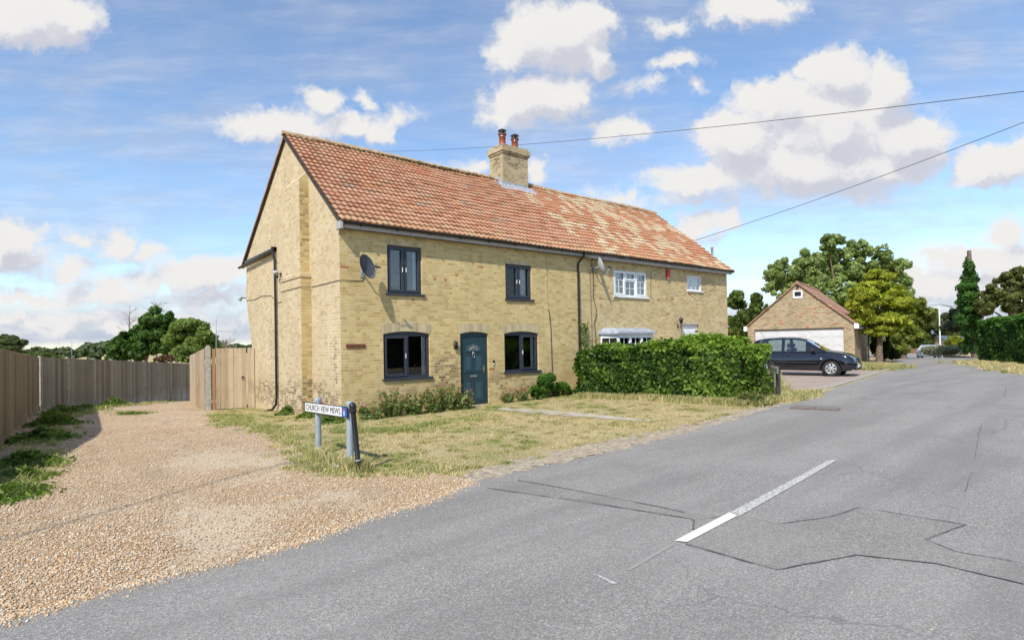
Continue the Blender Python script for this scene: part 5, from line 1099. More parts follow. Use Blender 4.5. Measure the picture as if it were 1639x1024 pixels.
# ------------------------------------------------------------------ cars
def car(name, loc, heading, label, paint, saloon=False):
    t = empty(name, loc, label, 'car', rz=heading); W2 = .82 if not saloon else .88
    if not saloon:
        wf, wr, rw, xr, xf = 1.23, -1.23, .30, -1.80, 2.05
        TOP = [(-1.80, .80), (-1.76, .93), (-1.6, .95), (.95, .93), (1.05, .965), (1.3, .93), (1.6, .865), (1.82, .78), (1.95, .68), (2.02, .58), (2.05, .45)]
        BOT = [(-1.80, .35), (-1.7, .26), (-1.2, .22), (1.2, .20), (1.85, .21), (2.05, .30)]
        ROOF = [(-1.82, .95), (-1.70, 1.24), (-1.55, 1.42), (-1.2, 1.485), (-.6, 1.51), (0, 1.49), (.35, 1.41), (.7, 1.18), (1.05, .97)]; belt0, belt1 = -1.76, 1.06
        pill = [(-1.9, -1.38), (-.52, -.42), (.36, 2)]
    else:
        wf, wr, rw, xr, xf = 1.40, -1.40, .32, -2.30, 2.30
        TOP = [(-2.30, .70), (-2.25, .95), (-2.1, 1.0), (-1.5, .98), (1.0, .93), (1.5, .88), (2.0, .78), (2.25, .62), (2.30, .45)]
        BOT = [(-2.30, .38), (-2.2, .26), (-1.4, .2), (1.4, .2), (2.2, .22), (2.30, .32)]
        ROOF = [(-1.85, .99), (-1.5, 1.15), (-1.0, 1.34), (-.5, 1.42), (0, 1.42), (.4, 1.34), (.8, 1.14), (1.15, .94)]; belt0, belt1 = -1.85, 1.15
        pill = [(-2, -1.35), (-.3, -.22), (.62, 2)]
    I = lambda L, x: float(np.interp(x, [p[0] for p in L], [p[1] for p in L]))
    xs = sorted(set(list(np.round(np.arange(xr, xf+.001, .035), 3))+[xf])); V = []; K = 11
    for x in xs:
        zt = I(TOP, x); zb = I(BOT, x); e = min((x-xr)/.30, (xf-x)/.38, 1); wid = W2*(1-.22*(1-max(0, e))**2.2)
        arch = zb
        for wx in (wf, wr):
            d = rw+.055
            if abs(x-wx) < d: arch = max(arch, rw+math.sqrt(d*d-(x-wx)**2)*1.0)
        mid = min(.62, zt-.04); z_ = [zb, zb, max(arch, zb), max(arch, zb+.05), max(arch+.01, .42), max(arch+.02, mid), zt-.07, zt-.015, zt+.01, zt+.03, zt+.035]
        y_ = [0, wid*.80, wid*.93 if arch > zb+.01 else wid*.95, wid*.985, wid*1.0, wid*.995, wid*.955, wid*.91, wid*.78, wid*.4, 0]
        z_[6] = max(z_[6], z_[5]+.005); z_[7] = max(z_[7], z_[6]+.004)
        V.append([(x, y_[j], z_[j]) for j in range(K)])
    b = MB(); n = len(xs)
    for sg in (1, -1):
        vs = [(p[0], p[1]*sg, p[2]) for r in V for p in r]; fs = []
        for i in range(n-1):
            for j in range(K-1):
                f = (i*K+j, (i+1)*K+j, (i+1)*K+j+1, i*K+j+1); fs.append(f if sg > 0 else f[::-1])
        fs += [tuple(range(K)), tuple(range((n-1)*K, n*K))]
        b.add(vs, fs, True)
    # greenhouse
    gx = [x for x in np.round(np.arange(belt0, belt1+.001, .04), 3)]
    rows = []
    for x in gx:
        zr_ = I(ROOF, x); zb = min(I(TOP, x)+.0, zr_)-.01; f = min(1, max(0, (zr_-zb)/.5)); yb = W2*.935; yt = W2*(.935-.22*f)
        rows.append([(x, yb, zb), (x, yb+(yt-yb)*.9, zb+(zr_-zb)*.86), (x, yt*.93, zr_-.02*f), (x, yt*.5, zr_+.012), (x, 0, zr_+.02)])
    glass = {'side_window': MB(), 'side_window ': MB(), 'windscreen': MB(), 'rear_window': MB()}; m = len(gx)
    for sg in (1, -1):
        for i in range(m-1):
            xm = (gx[i]+gx[i+1])/2; slope = abs(rows[i+1][4][2]-rows[i][4][2])/.04
            for j in range(4):
                q = [rows[i][j], rows[i+1][j], rows[i+1][j+1], rows[i][j+1]]; q = [(p[0], p[1]*sg, p[2]) for p in q]; q = q if sg > 0 else q[::-1]
                if j == 0: inp = any(a <= xm <= c for a, c in pill) or (rows[i][2][2]-rows[i][0][2]) < .16; tgt = b if inp else glass['side_window' if sg > 0 else 'side_window ']
                elif j == 1: tgt = b
                else: tgt = glass['windscreen' if xm > -.6 else 'rear_window'] if slope > .42 and j >= 2 else b
                tgt.add(q, [(0, 1, 2, 3)], True)
    body = b.build('body', paint, t, local=True); bm = bmesh.new(); bm.from_mesh(body.data); bmesh.ops.remove_doubles(bm, verts=bm.verts, dist=.0008); bm.to_mesh(body.data); bm.free()
    for k_, g_ in glass.items(): g_.build(k_.strip(), m_cglass, t, local=True)
    # interior
    s_ = MB()
    for x in (.15, -.85):
        for y in (-.36, .36): s_.bbox((x-.45, y-.24, .35), (x+.05, y+.24, .62), .05); s_.bbox((x-.52, y-.23, .55), (x-.38, y+.23, 1.08), .05, Matrix.Rotation(-.0, 3, 'Y')); s_.bbox((x-.53, y-.11, 1.10), (x-.43, y+.11, 1.27), .03)
    s_.build('seats', m_seat, t, local=True); MB().bbox((.55, -.68, .70), (.95, .68, .92), .04).build('dashboard', m_trim, t, local=True)
    w_ = MB(); w_.box((xr+.2, -W2*.80, .22), (xf-.25, W2*.80, .30)); w_.build('underbody', m_trim, t, local=True)
    RX = Matrix.Rotation(math.pi/2, 3, 'X')
    for wx in (wf, wr):
        for sg in (-1, 1):
            wy = sg*(W2-.10); Rw = Matrix.Rotation(-math.pi/2*sg, 3, 'X')
            MB().lathe([(rw-.01, -.12), (rw+.055, -.11), (rw+.05, .03), (rw-.01, .03)], (wx, wy-sg*.02, rw), Rw, 24).build('wheel_arch', m_trim, t, local=True)
            wh = empty('wheel', (wx, wy, rw)); wh.parent = t
            MB().lathe([(rw*.62, -.09), (rw*.9, -.095), (rw*.985, -.07), (rw, 0), (rw*.985, .07), (rw*.9, .09), (rw*.66, .085), (rw*.64, .05)], (0, 0, 0), Rw, 28).build('tyre', m_tyre, wh, local=True)
            h = MB(); h.lathe([(rw*.66, .075), (rw*.63, .09), (rw*.58, .075), (rw*.56, .05)], (0, 0, 0), Rw, 28); h.lathe([(rw*.2, .085), (.03, .095), (0, .095)], (0, 0, 0), Rw, 16)
            for k in range(7):
                a = 2*math.pi*k/7; p = [(math.cos(a+da)*rr, math.sin(a+da)*rr, zz) for rr, da, zz in ((rw*.12, -.5, .09), (rw*.60, -.24, .072), (rw*.60, .24, .072), (rw*.12, .5, .09))]; h.prism([Rw@Vector(q) for q in p], None, Rw@Vector((0, 0, -.02)))
            h.build('hub_cap', m_hub, wh, local=True); MB().lathe([(0, .03), (rw*.62, .03)], (0, 0, 0), Rw, 20).build('brake_disc', m_trim, wh, local=True)
    for sg in (-1, 1):
        if not saloon:
            hl = MB(); hl.lathe([(0, .035), (.06, .03), (.09, .01), (.095, -.03)], (1.80, sg*.60, .665), aim((.62, sg*.42, .60)), 16); hl.build('headlight', m_lampw, t, local=True)
            MB().lathe([(0, .025), (.04, .02), (.06, -.01)], (1.91, sg*.50, .60), aim((.75, sg*.3, .6)), 14).build('headlight', m_lampw, t, local=True)
            MB().bbox((-1.80, sg*.66-.08, .62), (-1.70, sg*.66+.08, .92), .03).build('tail_light', m_lampr, t, local=True)
        else:
            MB().bbox((-2.30, sg*.66-.16, .72), (-2.16, sg*.66+.14, .84), .03).build('tail_light', m_lampr, t, local=True)
        mr_ = MB(); mr_.bbox((-.05, -.10, -.055), (.06, .10, .065), .03, Matrix.Rotation(-.2*sg, 3, 'Z'), (.62, sg*(W2+.07), 1.0)); mr_.build('door_mirror', paint if saloon else m_trim, t, local=True)
        for hx in (-.30, -1.14) if not saloon else (-.2, -1.1): MB().bbox((hx-.09, sg*(W2-.005)-.02, .775), (hx+.09, sg*(W2-.005)+.02, .81), .012).build('door_handle', m_trim, t, local=True)
        st = MB(); st.bbox((-.95 if not saloon else -1.0, sg*(W2)-.012, .50), (.78, sg*(W2)+.012, .545), .006); st.build('rubbing_strip', m_trim, t, local=True)
        sh = MB()
        for hx in (.82, -.47): sh.box((hx-.004, sg*W2*.999-.004, .30), (hx+.004, sg*W2*.999+.004, .86))
        sh.build('door_gap', m_trim, t, local=True)
        MB().bbox((.88, sg*(W2-.0)-.006, .66), (.94, sg*(W2-.0)+.008, .69), .004).build('side_indicator', m_lampw, t, local=True)
    MB().bbox((xf-.05, -.26, .33), (xf+.012, .26, .44), .004).build('number_plate', m_signw, t, local=True)
    MB().bbox((xf-.08, -.62, .24), (xf+.004, .62, .32), .02).bbox((xf-.09, -.32, .50), (xf+.0, .32, .58), .02).build('grille', m_trim, t, local=True)
    MB().bbox((xr-.012, -.26, .52 if not saloon else .62), (xr+.03, .26, .63 if not saloon else .73), .004).build('number_plate', m_signw if not saloon else M('yellow plate', col=(.6, .5, .1), rough=.5), t, local=True)
    if not saloon: MB().tube([(-1.3, 0, 1.46), (-1.52, 0, 1.75)], .006, 5).build('aerial', m_trim, t, local=True)
    return t
hd = math.atan2(-.98, .2)
car('parked_car', (18.08, -2.88, Z(18.08, -2.88)+.02), hd, 'black five-door hatchback parked on the driveway in front of the garage', m_carb)
pc = at(1486, 571, 62); car('parked_car', (pc.x, pc.y, Z(pc.x, pc.y)+.02), math.atan2(.40, 1.0), 'small silver saloon far down the road, seen from behind', m_cars, True)
# ------------------------------------------------------------------ far street
m_cream = M('cream render', var((.50, .42, .33), .1, 2.), rough=.9); m_slate = M('blue grey slate', var((.12, .145, .19), .2, 3.), rough=.6)
m_redbr = M('red brick', brick_fn('x', [(.24, .09, .05), (.33, .13, .08), (.38, .18, .11)], (.36, .28, .22), seed=31))
a, b = at(1440, 571, 88), at(1484, 571, 84); z = min(Z(a.x, a.y), Z(b.x, b.y)); za = at(1460, 557, 86).z
w = MB(); d = (b-a); d.z = 0; n = Vector((-d.y, d.x, 0)).normalized()*.3; w.prism([(a.x, a.y, z-.3), (b.x, b.y, z-.3), (b.x, b.y, za), (a.x, a.y, za)], None, n); tag(w.build('garden_wall', m_redbr), 'low red brick garden wall where the road disappears', 'wall')
def far_house(u0, u1, F, veave, vridge, wallm, roofm, label, zbase):
    a, b = at(u0, 560, F), at(u1, 560, F); ze = at(u0, veave, F).z; zr2 = at(u0, vridge, F).z; d = (b-a); d.z = 0; L = d.length; n = Vector((-d.y, d.x, 0)).normalized(); n = n if n.dot(cF) > 0 else -n; D = 6
    t = empty('far_house', (a.x, a.y, zbase), label, 'house'); w = MB(); A = Vector((a.x, a.y, 0)); Bv = Vector((b.x, b.y, 0)); up = lambda p, z: (p.x, p.y, z); m = .5
    w.add([up(A, zbase), up(Bv, zbase), up(Bv, ze), up(A, ze), up(A+n*D, zbase), up(Bv+n*D, zbase), up(Bv+n*D, ze), up(A+n*D, ze), up(A+n*D/2, zr2), up(Bv+n*D/2, zr2)], [(0, 1, 2, 3), (1, 5, 6, 9, 2), (5, 4, 7, 6), (4, 0, 3, 8, 7)]); w.build('wall', wallm, t)
    r = MB(); dn = d.normalized()*.3; e = n*.3; sl_ = (zr2-ze)/(D/2)*.3
    for (P, Q, s) in ((A-e, Bv-e, 1), (A+n*D+e, Bv+n*D+e, -1)): r.prism([up(P-dn, ze-sl_), up(Q+dn, ze-sl_), up(Bv+n*D/2+dn, zr2+.02*s), up(A+n*D/2-dn, zr2+.02*s)], None, (0, 0, .1))
    r.build('roof', roofm, t)
    for i in range(max(1, int(L/3))):
        c = A+d*((i+.5)/max(1, int(L/3)))-n*.02; dd_ = d.normalized(); h_ = ze-1.3; q = [c-dd_*.6, c+dd_*.6]
        wn = MB().prism([up(q[0], h_-.05), up(q[1], h_-.05), up(q[1], h_+1.0), up(q[0], h_+1.0)], None, -n*.04).build('window', m_white, t); MB().prism([up(q[0]+dd_*.1-n*.041, h_+.05), up(q[1]-dd_*.1-n*.041, h_+.05), up(q[1]-dd_*.1-n*.041, h_+.9), up(q[0]+dd_*.1-n*.041, h_+.9)], None, -n*.01).build('pane', m_trim, wn)
far_house(1440, 1500, 98, 541, 531, m_cream, M('brown roof', var((.22, .15, .11), .2, 3.)), 'cream walled house half hidden by trees beyond the red wall', -1.6)
far_house(1492, 1512, 92, 541, 524, M('grey brick', var((.20, .19, .20), .2, 2.)), m_slate, 'grey house with a blue slate roof behind the lamp post', -1.6)
far_house(1528, 1560, 80, 549, 538, m_cream, m_slate, 'low pale bungalow glimpsed behind the yellow green shrub', -1.2)
# street lamp with arm
F = 50; p0 = at(1505.5, 572, F); z = Z(p0.x, p0.y); p1 = at(1503, 489, F); t = empty('street_lamp', (p0.x, p0.y, z), 'tall thin white lamp post with a short arm beside the far road', 'street lamp')
MB().tube([(p0.x, p0.y, z-.2), p0.lerp(p1, .5), p1], [.07, .055, .04], 10).build('post', m_white, t)
e = at(1521, 491, F); MB().tube([p1, p1.lerp(e, .5)+Vector((0, 0, .08)), e], .03, 6).build('arm', m_galv, t); e2 = at(1526, 493, F); MB().tube([e, e2], [.09, .06], 8).build('lamp_head', m_galv, t)
wire(p1+Vector((0, 0, .1)), at(1440, 480, 60), .3, 'faint far wire running left from the white lamp post', .02)
wire(p1+Vector((0, 0, .15)), at(1545, 490, 47), .1, 'faint far wire between the white lamp post and the ivy', .02)
# low stone wall, pavement, lavender
A, B = at(1522, 574, 55), at(1562, 577, 47); A.z = Z(A.x, A.y); B.z = Z(B.x, B.y); d = B-A; d.z = 0; n = Vector((-d.y, d.x, 0)).normalized(); n = n if n.dot(cF) > 0 else -n
w = MB(); r_ = random.Random(4); L = d.length; k = int(L/.45)
for j in range(2):
    for i in range(k):
        p = A+d*(i/k)+n*(.3); q = A+d*((i+.96)/k)+n*.3; h0 = .02+j*.22; hh = h0+.20; w.prism([(p.x, p.y, p.z+h0), (q.x, q.y, q.z+h0), (q.x, q.y, q.z+hh+r_.uniform(-.02, .02)), (p.x, p.y, p.z+hh)], None, n*.3+Vector((0, 0, 0)))
tag(w.build('low_stone_wall', m_conc), 'low grey stone wall under the lavender on the far corner', 'wall')
pav = [A-d*.35+n*.6, A-d*.5-n*.8, A-d*.1-n*3.0, B-n*4.5, B+d*.15-n*2., B+d*.1+n*.6]
sheet('pavement', [(p.x, p.y) for p in pav], .03, M('grey pavement', var((.27, .26, .25), .12, 3.), rough=.9))
lv = []; N = 3800
c = np.array([list(A.lerp(B, f)+n*(.8+1.6*r)+Vector((0, 0, .45))) for f, r in rng.random((N, 2))]); c[:, 2] += .55*rng.random(N)+.12*np.sin(c[:, 0]*3)
t = empty('lavender_bed', tuple(A), 'greyish purple lavender bed spilling over the low stone wall', 'lavender')
leaf_mesh('foliage', c, np.tile([0, 0, 1.], (N, 1))+unit(N)*.5, .14, m_leaf, t, (.22, .23, .14), (.50, .46, .42), None, 2.6)
# ------------------------------------------------------------------ ground detail
SUNP = []
def zv(xy):
    return np.array([Z(x, y) for x, y in xy])
GX = np.arange(-12, 40, .25); GY = np.arange(-16, 26, .25); GZ = np.array([[Z(x, y) for y in GY] for x in GX])
def zq(xy):
    fx = np.clip((xy[:, 0]-GX[0])/.25, 0, len(GX)-1.01); fy = np.clip((xy[:, 1]-GY[0])/.25, 0, len(GY)-1.01); i = fx.astype(int); j = fy.astype(int); a = fx-i; b = fy-j
    return GZ[i, j]*(1-a)*(1-b)+GZ[i+1, j]*a*(1-b)+GZ[i, j+1]*(1-a)*b+GZ[i+1, j+1]*a*b
cp = np.array(CP)
def vis(P, lo=-.95, hi=.95):   # inside the photographed wedge, with a margin
    d = P-cp[:2]; f = d[:, 0]*math.sin(YAW)+d[:, 1]*math.cos(YAW); r = d[:, 0]*math.cos(YAW)-d[:, 1]*math.sin(YAW); return (f > 1.0) & (np.abs(r) < f*1.05+.5)
def sample(poly, n, power=2., dmin=3.):
    poly = np.array([p[:2] for p in poly]); lo, hi = poly.min(0), poly.max(0); out = []; tot = 0
    while tot < n:
        P = lo+(hi-lo)*rng.random((n*3, 2)); P = P[inpoly(P, poly)]; P = P[vis(P)]; d = np.linalg.norm(P-cp[:2], axis=1); P = P[rng.random(len(P)) < (dmin/np.maximum(d, dmin))**power]
        if len(P) == 0: break
        out.append(P); tot += len(P)
    return np.vstack(out)[:n]
def vnoise(P, s, seed=0):
    r = np.random.default_rng(seed); T = r.random((64, 64)); q = P*s+100; i = np.floor(q).astype(int); f = q-i; f = f*f*(3-2*f); g = lambda a, b: T[(i[:, 0]+a) % 64, (i[:, 1]+b) % 64]
    return (g(0, 0)*(1-f[:, 0])+g(1, 0)*f[:, 0])*(1-f[:, 1])+(g(0, 1)*(1-f[:, 0])+g(1, 1)*f[:, 0])*f[:, 1]
def fnoise(P, s, seed=0): return (vnoise(P, s, seed)+.5*vnoise(P, s*2.1, seed+1)+.25*vnoise(P, s*4.3, seed+2))/1.75
def pebbles(name, P, size, label=None):
    n = len(P); z = zq(P); s = size*(.35+rng.random(n)**2.2); base = np.array([[1, 0, 0], [0, 1, 0], [-1, 0, 0], [0, -1, 0], [0, 0, 1], [0, 0, -1]], float)
    V = np.repeat(base[None], n, 0)*(1+.35*rng.normal(size=(n, 6, 1))*.6); V *= np.stack([s, s*(.55+.4*rng.random(n)), s*(.3+.35*rng.random(n))], 1)[:, None, :]
    a = rng.random(n)*2*np.pi; ca, sa = np.cos(a)[:, None], np.sin(a)[:, None]; x = V[:, :, 0]*ca-V[:, :, 1]*sa; y = V[:, :, 0]*sa+V[:, :, 1]*ca
    tl = rng.normal(0, .3, n)[:, None]; zz = V[:, :, 2]+x*tl; V = np.stack([x+P[:, :1], y+P[:, 1:2], zz+(z+.010+s*.25)[:, None]], 2).reshape(-1, 3)
    f = np.array([[0, 1, 4], [1, 2, 4], [2, 3, 4], [3, 0, 4], [1, 0, 5], [2, 1, 5], [3, 2, 5], [0, 3, 5]]); F = (f[None]+6*np.arange(n)[:, None, None]).reshape(-1, 3)
    pal = .98*np.array([(.52, .33, .17), (.58, .41, .25), (.63, .49, .32), (.59, .36, .17), (.66, .54, .38), (.70, .62, .50), (.46, .35, .23), (.54, .42, .28), (.42, .26, .13), (.63, .45, .26)]); c = pal[rng.integers(0, len(pal), n)]*(.85+.3*rng.random((n, 1))); c = np.repeat(c, 6, 0)
    return arr_mesh(name, V, F, m_stone, None, c, kind='stuff', label=label)
lp = [(p[0], p[1]) for p in lane]
Pg = sample(lp, 190000, 1.9, 3.5); m_ = fnoise(Pg, .55, 5); Pg = Pg[(rng.random(len(Pg)) < np.clip((m_-.34)*4.2, .10, 1))]
Pg = Pg+rng.normal(0, .03, Pg.shape); pebbles('gravel', Pg, .0125)
ln = np.array([(p.x, p.y) for p in Lp]); i = rng.integers(0, len(ln)-1, 5000); f = rng.random(5000)[:, None]; Pe = ln[i]*(1-f)+ln[i+1]*f; Pe = Pe+np.c_[rng.normal(0, .05, 5000), -np.abs(rng.normal(0, .09, 5000))]; pebbles('gravel', Pe, .013)
# grass
def blades(name, P, h, w, colf, lean=.5, label=None, parent=None):
    n = len(P); z = zq(P); a = rng.random(n)*2*np.pi; hh = h*(.5+rng.random(n)); dx, dy = np.cos(a), np.sin(a); l = lean*hh*(.3+rng.random(n)); b = a+np.pi/2+rng.normal(0, .4, n); ww = w*(.6+.8*rng.random(n))
    B0 = np.c_[P, z+.0]; sd = np.c_[np.cos(b), np.sin(b), np.zeros(n)]*ww[:, None]/2; M1 = B0+np.c_[dx*l*.35, dy*l*.35, hh*.6]; T = B0+np.c_[dx*l, dy*l, hh*(1-.2*lean)]
    V = np.stack([B0-sd, B0+sd, M1+sd*.7, M1-sd*.7, T], 1).reshape(-1, 3); o = 5*np.arange(n)[:, None]; F = np.vstack([o+np.array([[0, 1, 2]]), o+np.array([[0, 2, 3]]), o+np.array([[3, 2, 4]])])
    return arr_mesh(name, V, F, m_blade, parent, np.repeat(colf, 5, 0), **({'kind': 'stuff'} if parent is None else {}))
straw = np.array([.66, .54, .31]); green = np.array([.22, .28, .06]); gr2 = np.array([.34, .38, .11])
turf = [(p.x, p.y) for p in px((757, 768), (860, 747), (1000, 716), (1100, 691), (1240, 650), (1300, 637))]+[(12.5, -4.5), (9.6, -4.5), (8.0, -.8), (8.2, -.02), (0, -.02), (-.05, 7.6), (-1.3, 7.6)]+[(p.x, p.y) for p in px((345, 668), (372, 680), (440, 694), (468, 714), (498, 745), (560, 758), (690, 760))]
def turf_col(P):
    g = np.clip((fnoise(P, .75, 11)-.52)*4.5+.5*((P[:, 0] < -1.2) & (P[:, 1] > -4)), 0, 1)*np.clip(fnoise(P, 3., 15)*2.2-.2, 0, 1); g = np.clip(g+.25*(P[:, 1] > -1.6), 0, 1)
    c = straw*(1-g[:, None])+(green*.5+gr2*.5)*g[:, None]; return c*(.7+.6*rng.random((len(P), 1))), g
edge_l = np.array([(p.x, p.y) for p in px((745, 765), (860, 747), (1000, 716), (1100, 691), (1240, 650), (1310, 632))])
def dedge(P):
    d = np.full(len(P), 9.)
    for i in range(len(edge_l)-1):
        a, b = edge_l[i], edge_l[i+1]; t = np.clip(((P-a)@(b-a))/((b-a)@(b-a)), 0, 1); d = np.minimum(d, np.linalg.norm(P-a-t[:, None]*(b-a), axis=1))
    return d
Pt = sample(turf, 150000, 1.0, 7.); pp = np.array([(p.x, p.y) for p in pth]); de = dedge(Pt); keep = ~inpoly(Pt, pp) & (rng.random(len(Pt)) < np.clip((de-.12)/.9+.6*(fnoise(Pt, 1.3, 31)-.5), .03, 1)) & (rng.random(len(Pt)) < np.clip(fnoise(Pt, 2.2, 41)*2.6-.45, .12, 1)); Pt = Pt[keep]
cc, g = turf_col(Pt); o = blades('grass', Pt, .022, .008, cc, 1.5)
tuft = sample(turf, 520, .6, 7.); tuft = tuft[(dedge(tuft) > .25)]; tp_ = np.repeat(tuft, 70, 0); tp_ = tp_+rng.normal(0, .055, tp_.shape); cc, g = turf_col(tp_); cc = cc*.6+.4*np.array([.22, .26, .06]); blades('grass', tp_, .045, .009, cc, 1.)
# taller grass along the lane edge, gate, sign, hedge foot, garage corner, right bank
def strip(pts, n, wdt, h, mixg, per=40, ww=.011):
    L = np.array([(p.x, p.y) for p in px(*pts)]); m = n//per; i = rng.integers(0, len(L)-1, m); f = rng.random(m)[:, None]; P = L[i]*(1-f)+L[i+1]*f+rng.normal(0, wdt, (m, 2)); P = np.repeat(P, per, 0); P = P+rng.normal(0, .06, P.shape)
    gg = np.clip(mixg+rng.normal(0, .25, (m, 1)), 0, 1).repeat(per, 0); c = (straw*1.05)*(1-gg)+(green*.6+gr2*.4)*gg; return P, c*(.7+.6*rng.random((len(P), 1))), h, ww
for pts, n, wdt, h, mg in (([(345,664),(372,678),(440,692)], 7000, .22, .06, .7), ([(440,694),(468,714),(498,742),(560,756)], 5000, .18, .055, .5), ([(480,745),(560,758),(640,757),(720,752)], 4500, .15, .05, .45), ([(505,730),(565,752),(580,758)], 2600, .08, .16, .4), ([(930,636),(1060,640),(1180,648),(1225,645)], 14000, .14, .14, .45), ([(1215,640),(1250,642),(1300,632)], 8000, .22, .16, .3), ([(1375,586),(1400,588),(1430,589)], 9000, .45, .22, .35), ([(1372,592),(1400,593),(1425,591)], 5000, .2, .18, .5), ([(545,690),(640,690),(760,668)], 6000, .25, .07, .8), ([(1230,600),(1240,622),(1250,632)], 3000, .15, .25, .4)):
    P, c, h, ww = strip(pts, n, wdt, h, mg); blades('grass', P, h, ww, c, .7)
P, c, h, ww = strip([(1545,580),(1600,586),(1660,595),(1700,600)], 22000, .55, .14, .12); blades('grass', P, h, .02, c*1.0, .9)
# weeds by the left fence
def weed(px_, n, r, h, label, c0=(.08, .14, .025), c1=(.28, .37, .08), leaf=.05, name='weed', cat='weed', group=None):
    p = PG(*px_); t = empty(name, tuple(p), label, cat, group); N = unit(n); q_ = rng.normal(0, .62*r, (n, 2)); d_ = np.linalg.norm(q_, axis=1)/r; lump = .35+.65*fnoise(q_+np.array([p.x, p.y])+20, 5., 3)*1.5; P = np.c_[q_, h*1.1*rng.random(n)**.7*np.exp(-d_**2)*lump]+np.array(p); P[:, 2] += .12*h*np.sin(P[:, 0]*14)*np.cos(P[:, 1]*11); P[:, 2] = np.maximum(P[:, 2], p.z+.01)
    leaf_mesh('foliage', P, N*.6+np.array([0, 0, .5]), leaf, m_leaf, t, c0, c1, None, 2.2); mb = MB()
    for i in range(7): a = rng.random()*6.3; q = (p.x+math.cos(a)*r*.7, p.y+math.sin(a)*r*.7, p.z+h*.85); mb.tube([p, Vector(q)], [.006, .003], 4)
    mb.build('stems', m_bark, t); return t
for (u, v, n, r, h, lab) in ((18, 790, 900, .30, .13, 'low green weed clump nearest the camera at the left edge'), (40, 745, 1500, .38, .22, 'spreading green weed clump below the brown fence'), (28, 768, 900, .30, .16, 'ragged weed clump just in front of the spreading clump by the brown fence'), (62, 705, 1500, .42, .30, 'tall leafy weed clump beside the brown fence foot'), (85, 680, 1300, .45, .34, 'leafy weed clump near the corner where the brown and grey fences meet'), (70, 652, 900, .32, .75, 'dark upright weed in the corner of the two fences'), (105, 662, 1100, .5, .30, 'weed clump under the second grey fence panel'), (135, 655, 700, .45, .18, 'thin grassy weed patch along the grey fence'), (182, 650, 800, .38, .38, 'dark green weed at the foot of the third grey fence panel'), (232, 642, 600, .5, .16, 'low dark weed patch by the middle of the grey fence'), (212, 663, 350, .36, .08, 'small isolated weed patch out in the gravel lane'), (300, 636, 400, .4, .3, 'small weed beside the far end of the grey fence'), (5, 800, 500, .3, .12, 'pale small weed cut by the left edge of the photo')):
    weed((u, v), n, r, h, lab, group='weeds by the fences', leaf=.045)
for (pts, n, wdt, h, mg) in (([(0,795),(25,765),(50,725),(85,685)], 4000, .22, .11, .6), ([(95,672),(150,655),(250,645),(320,637)], 5000, .25, .10, .5), ([(180,660),(225,662)], 1500, .2, .07, .7)):
    P, c, h, ww = strip(pts, n, wdt, h, mg); blades('grass', P, h, ww, c, .8)
# flower bed in front of the house
m_petal = leaf_m('petals', .3, .6)
def flowers(p, n, r, h, label, cat='flowers', nf=60, red=(.40, .045, .05), group='red flowering plants along the front wall'):
    t = empty('flowering_plant', tuple(p), label, cat, group); P = []; mb = MB(); hd_ = []
    for i in range(26):
        a = rng.random()*6.3; rr = r*rng.random()**.6; hh = h*(.45+.75*rng.random()**1.5); b = Vector((p.x+math.cos(a)*rr*.4, p.y+math.sin(a)*rr*.35, p.z)); q = Vector((p.x+math.cos(a)*rr, p.y+math.sin(a)*rr*.6, p.z+hh)); mb.tube([b, b.lerp(q, .6)+Vector((0, 0, .05)), q], [.005, .004, .003], 4); hd_.append(q)
        k = n//26; f = rng.random(k)[:, None]; P.append(np.array(b)*(1-f)+np.array(q)*f+rng.normal(0, .035, (k, 3)))
    P = np.vstack(P); P[:, 1] = np.minimum(P[:, 1], -.02) if p.y < 0 else P[:, 1]; P[:, 2] = np.maximum(P[:, 2], p.z+.01)
    P = P[rng.random(len(P)) < .62]; leaf_mesh('foliage', P, unit(len(P))*.5+np.array([0, -.2, .6]), .045, m_leaf, t, (.12, .18, .05), (.38, .45, .17), None, 2.4); mb.build('stems', m_bark, t)
    Q = np.vstack([np.array(hd_[i % 26])+rng.normal(0, .022, 3)+np.array([0, 0, .02]) for i in range(nf*5)]); sel = rng.random(len(Q)) < .8
    leaf_mesh('blossom', Q[sel], unit(sel.sum()), .022, m_petal, t, red, (.62, .16, .17), None, 1.2)
for (x, y, n, r, h, lab) in ((.55, -.45, 900, .38, .38, 'low red flowering plant nearest the house corner'), (1.15, -.40, 1500, .42, .58, 'tall airy flowering plant with rusty tips under the near window'), (1.75, -.45, 1500, .42, .50, 'red flowering plant under the middle of the near lower window'), (2.35, -.42, 1600, .42, .60, 'red flowering plant right of centre under the near window'), (2.85, -.40, 1500, .40, .62, 'taller red flowering plant left of the door'), (3.3, -.48, 1500, .36, .45, 'green flowering plant spilling onto the doorstep'), (4.95, -.30, 600, .28, .32, 'small red flowering plant just right of the door'), (5.45, -.35, 800, .30, .38, 'low flowering plant under the far lower dark window')):
    flowers(Vector((x, y, Z(x, y))), n, r, h, lab)
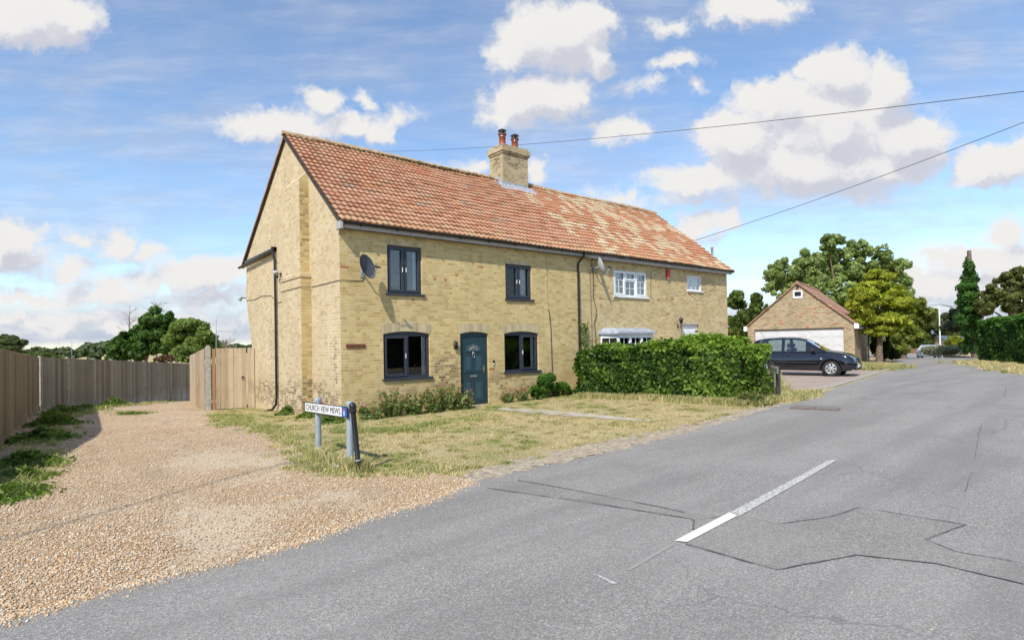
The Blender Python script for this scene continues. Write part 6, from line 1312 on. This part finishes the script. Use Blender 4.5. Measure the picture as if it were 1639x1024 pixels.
for (x, y, n, r, h, lab, lf) in ((6.35, -.42, 2600, .52, .86, 'rounded leafy green shrub against the wall right of the dark window', .075), (6.9, -.45, 900, .35, .45, 'loose green shrub between the rounded shrub and the hedge', .06), (7.35, -.50, 700, .32, .35, 'narrow leaved clump at the left foot of the hedge', .05), (5.85, -.5, 700, .30, .40, 'small green shrub left of the rounded shrub', .055)):
    z = Z(x, y); t = empty('shrub', (x, y, z), lab, 'shrub', 'green shrubs along the front wall'); B = [((x+rng.normal(0, r*.3), y+rng.normal(0, .08), z+h*f), (r*.62, r*.5, h*.32)) for f in (.3, .55, .72)]
    crown([(np.array(a), np.array(b)) for a, b in B], n, lf, (.03, .09, .012), (.15, .28, .04), t, 7, .5); mb = MB(); limbs(mb, (x, y, z-.05), [b[0] for b in B], .02); mb.build('trunk', m_bark, t)
for (u, v, lab) in ((497, 668, 'leafy weed at the breast foot behind the street name sign'), (530, 676, 'small leafy weed just left of the house corner'), (460, 664, 'tiny sprig of weed between the downpipe and chimney breast')):
    weed((u, v), 420, .20, .28, lab, leaf=.07, group='weeds at the gable foot')
for (u, v, n, r, h, lab) in ((1200, 646, 1100, .4, .35, 'straggly pale weed at the near right foot of the hedge'), (1222, 640, 1100, .35, .6, 'tall pale weed between the hedge end and FEN ROAD sign')):
    weed((u, v), n, r, h, lab, (.10, .13, .03), (.34, .34, .12), .05, group='weeds at the hedge foot')
t = empty('climbing_shoot', (8.45, -.1, .1), 'thin leafy shoots climbing beside the downpipe above the hedge', 'climber'); Q = np.c_[8.45+rng.normal(0, .10, 160), -.12+rng.normal(0, .04, 160), 1.4+1.0*rng.random(160)]
leaf_mesh('foliage', Q, unit(160), .06, m_leaf, t, (.10, .16, .03), (.30, .34, .08)); MB().tube([(8.4, -.1, .1), (8.45, -.1, 1.4), (8.5, -.12, 2.4)], [.012, .01, .004], 5).build('stem', m_bark, t)
# bits of wood, leaves and stones scattered on the tarmac
rp = [(p.x, p.y) for p in Lp+Gp]+[(12, -12), (-3, -15)]
Ps = sample(rp, 700, 1.6, 3.); pebbles('road_grit', Ps, .008)

# ------------------------------------------------------------------ unseen trees and hedge, added behind the camera to darken window reflections
for i, (x, y, r, h) in enumerate(((-6, -31, 3, 5.5), (3, -29, 2.8, 5), (13, -30, 3.2, 6), (24, -31, 3, 5.5), (35, -30, 3.2, 5.5), (-17, -32, 3, 5.5))):
    t = empty('reflection_tree', (x, y, 0), 'broad green tree added out of view across the road to darken reflections', 'tree', 'trees added across the road'); crown([(np.array((x, y, h*.6)), np.array((r, r, h*.35)))], 5000, .42, (.05, .08, .02), (.16, .22, .05), t, 22, .34); mb = MB(); limbs(mb, (x, y, -.2), [(x+r*.4, y, h*.7), (x-r*.4, y+.5, h*.7), (x, y, h*.85)], .3); mb.build('trunk', m_bark, t)
hedge('reflection_hedge', [(-30, -24.5), (-10, -23.8), (10, -22.5), (30, -19), (45, -15)], 1.6, [2.6, 2.8, 2.6], 26000, .24, (.03, .07, .012), (.12, .22, .04), 'long green hedge added out of view across the road to darken reflections')
P = sample([(p.x, p.y) for p in edge], 5000, 1.2, 6.); pebbles('verge_grit', P, .010)

# far woodland along the horizon: one uncountable mass
def woodland(u0, u1, F, h, n, leaf, seed):
    us = u0+(u1-u0)*rng.random(n); P = []
    for u in us:
        b = at(u, 560, F*(1+.12*rng.random())); hh = h*(.45+.55*abs(math.sin(u*.021+seed)+.6*math.sin(u*.057+seed*2)+.4*math.sin(u*.13))/1.6); P.append((b.x, b.y, Z(b.x, b.y)+hh*rng.random()**.8))
    return leaf_mesh('woodland', np.array(P), unit(n)*.5+np.array([-.6, -.5, .5]), leaf, m_leaf, None, (.06, .09, .04), (.17, .21, .09), None, 1.3, kind='stuff')
woodland(-900, 420, 230, 5.5, 26000, 1.5, 1.); woodland(1090, 1700, 150, 6.0, 12000, 1.2, 4.)
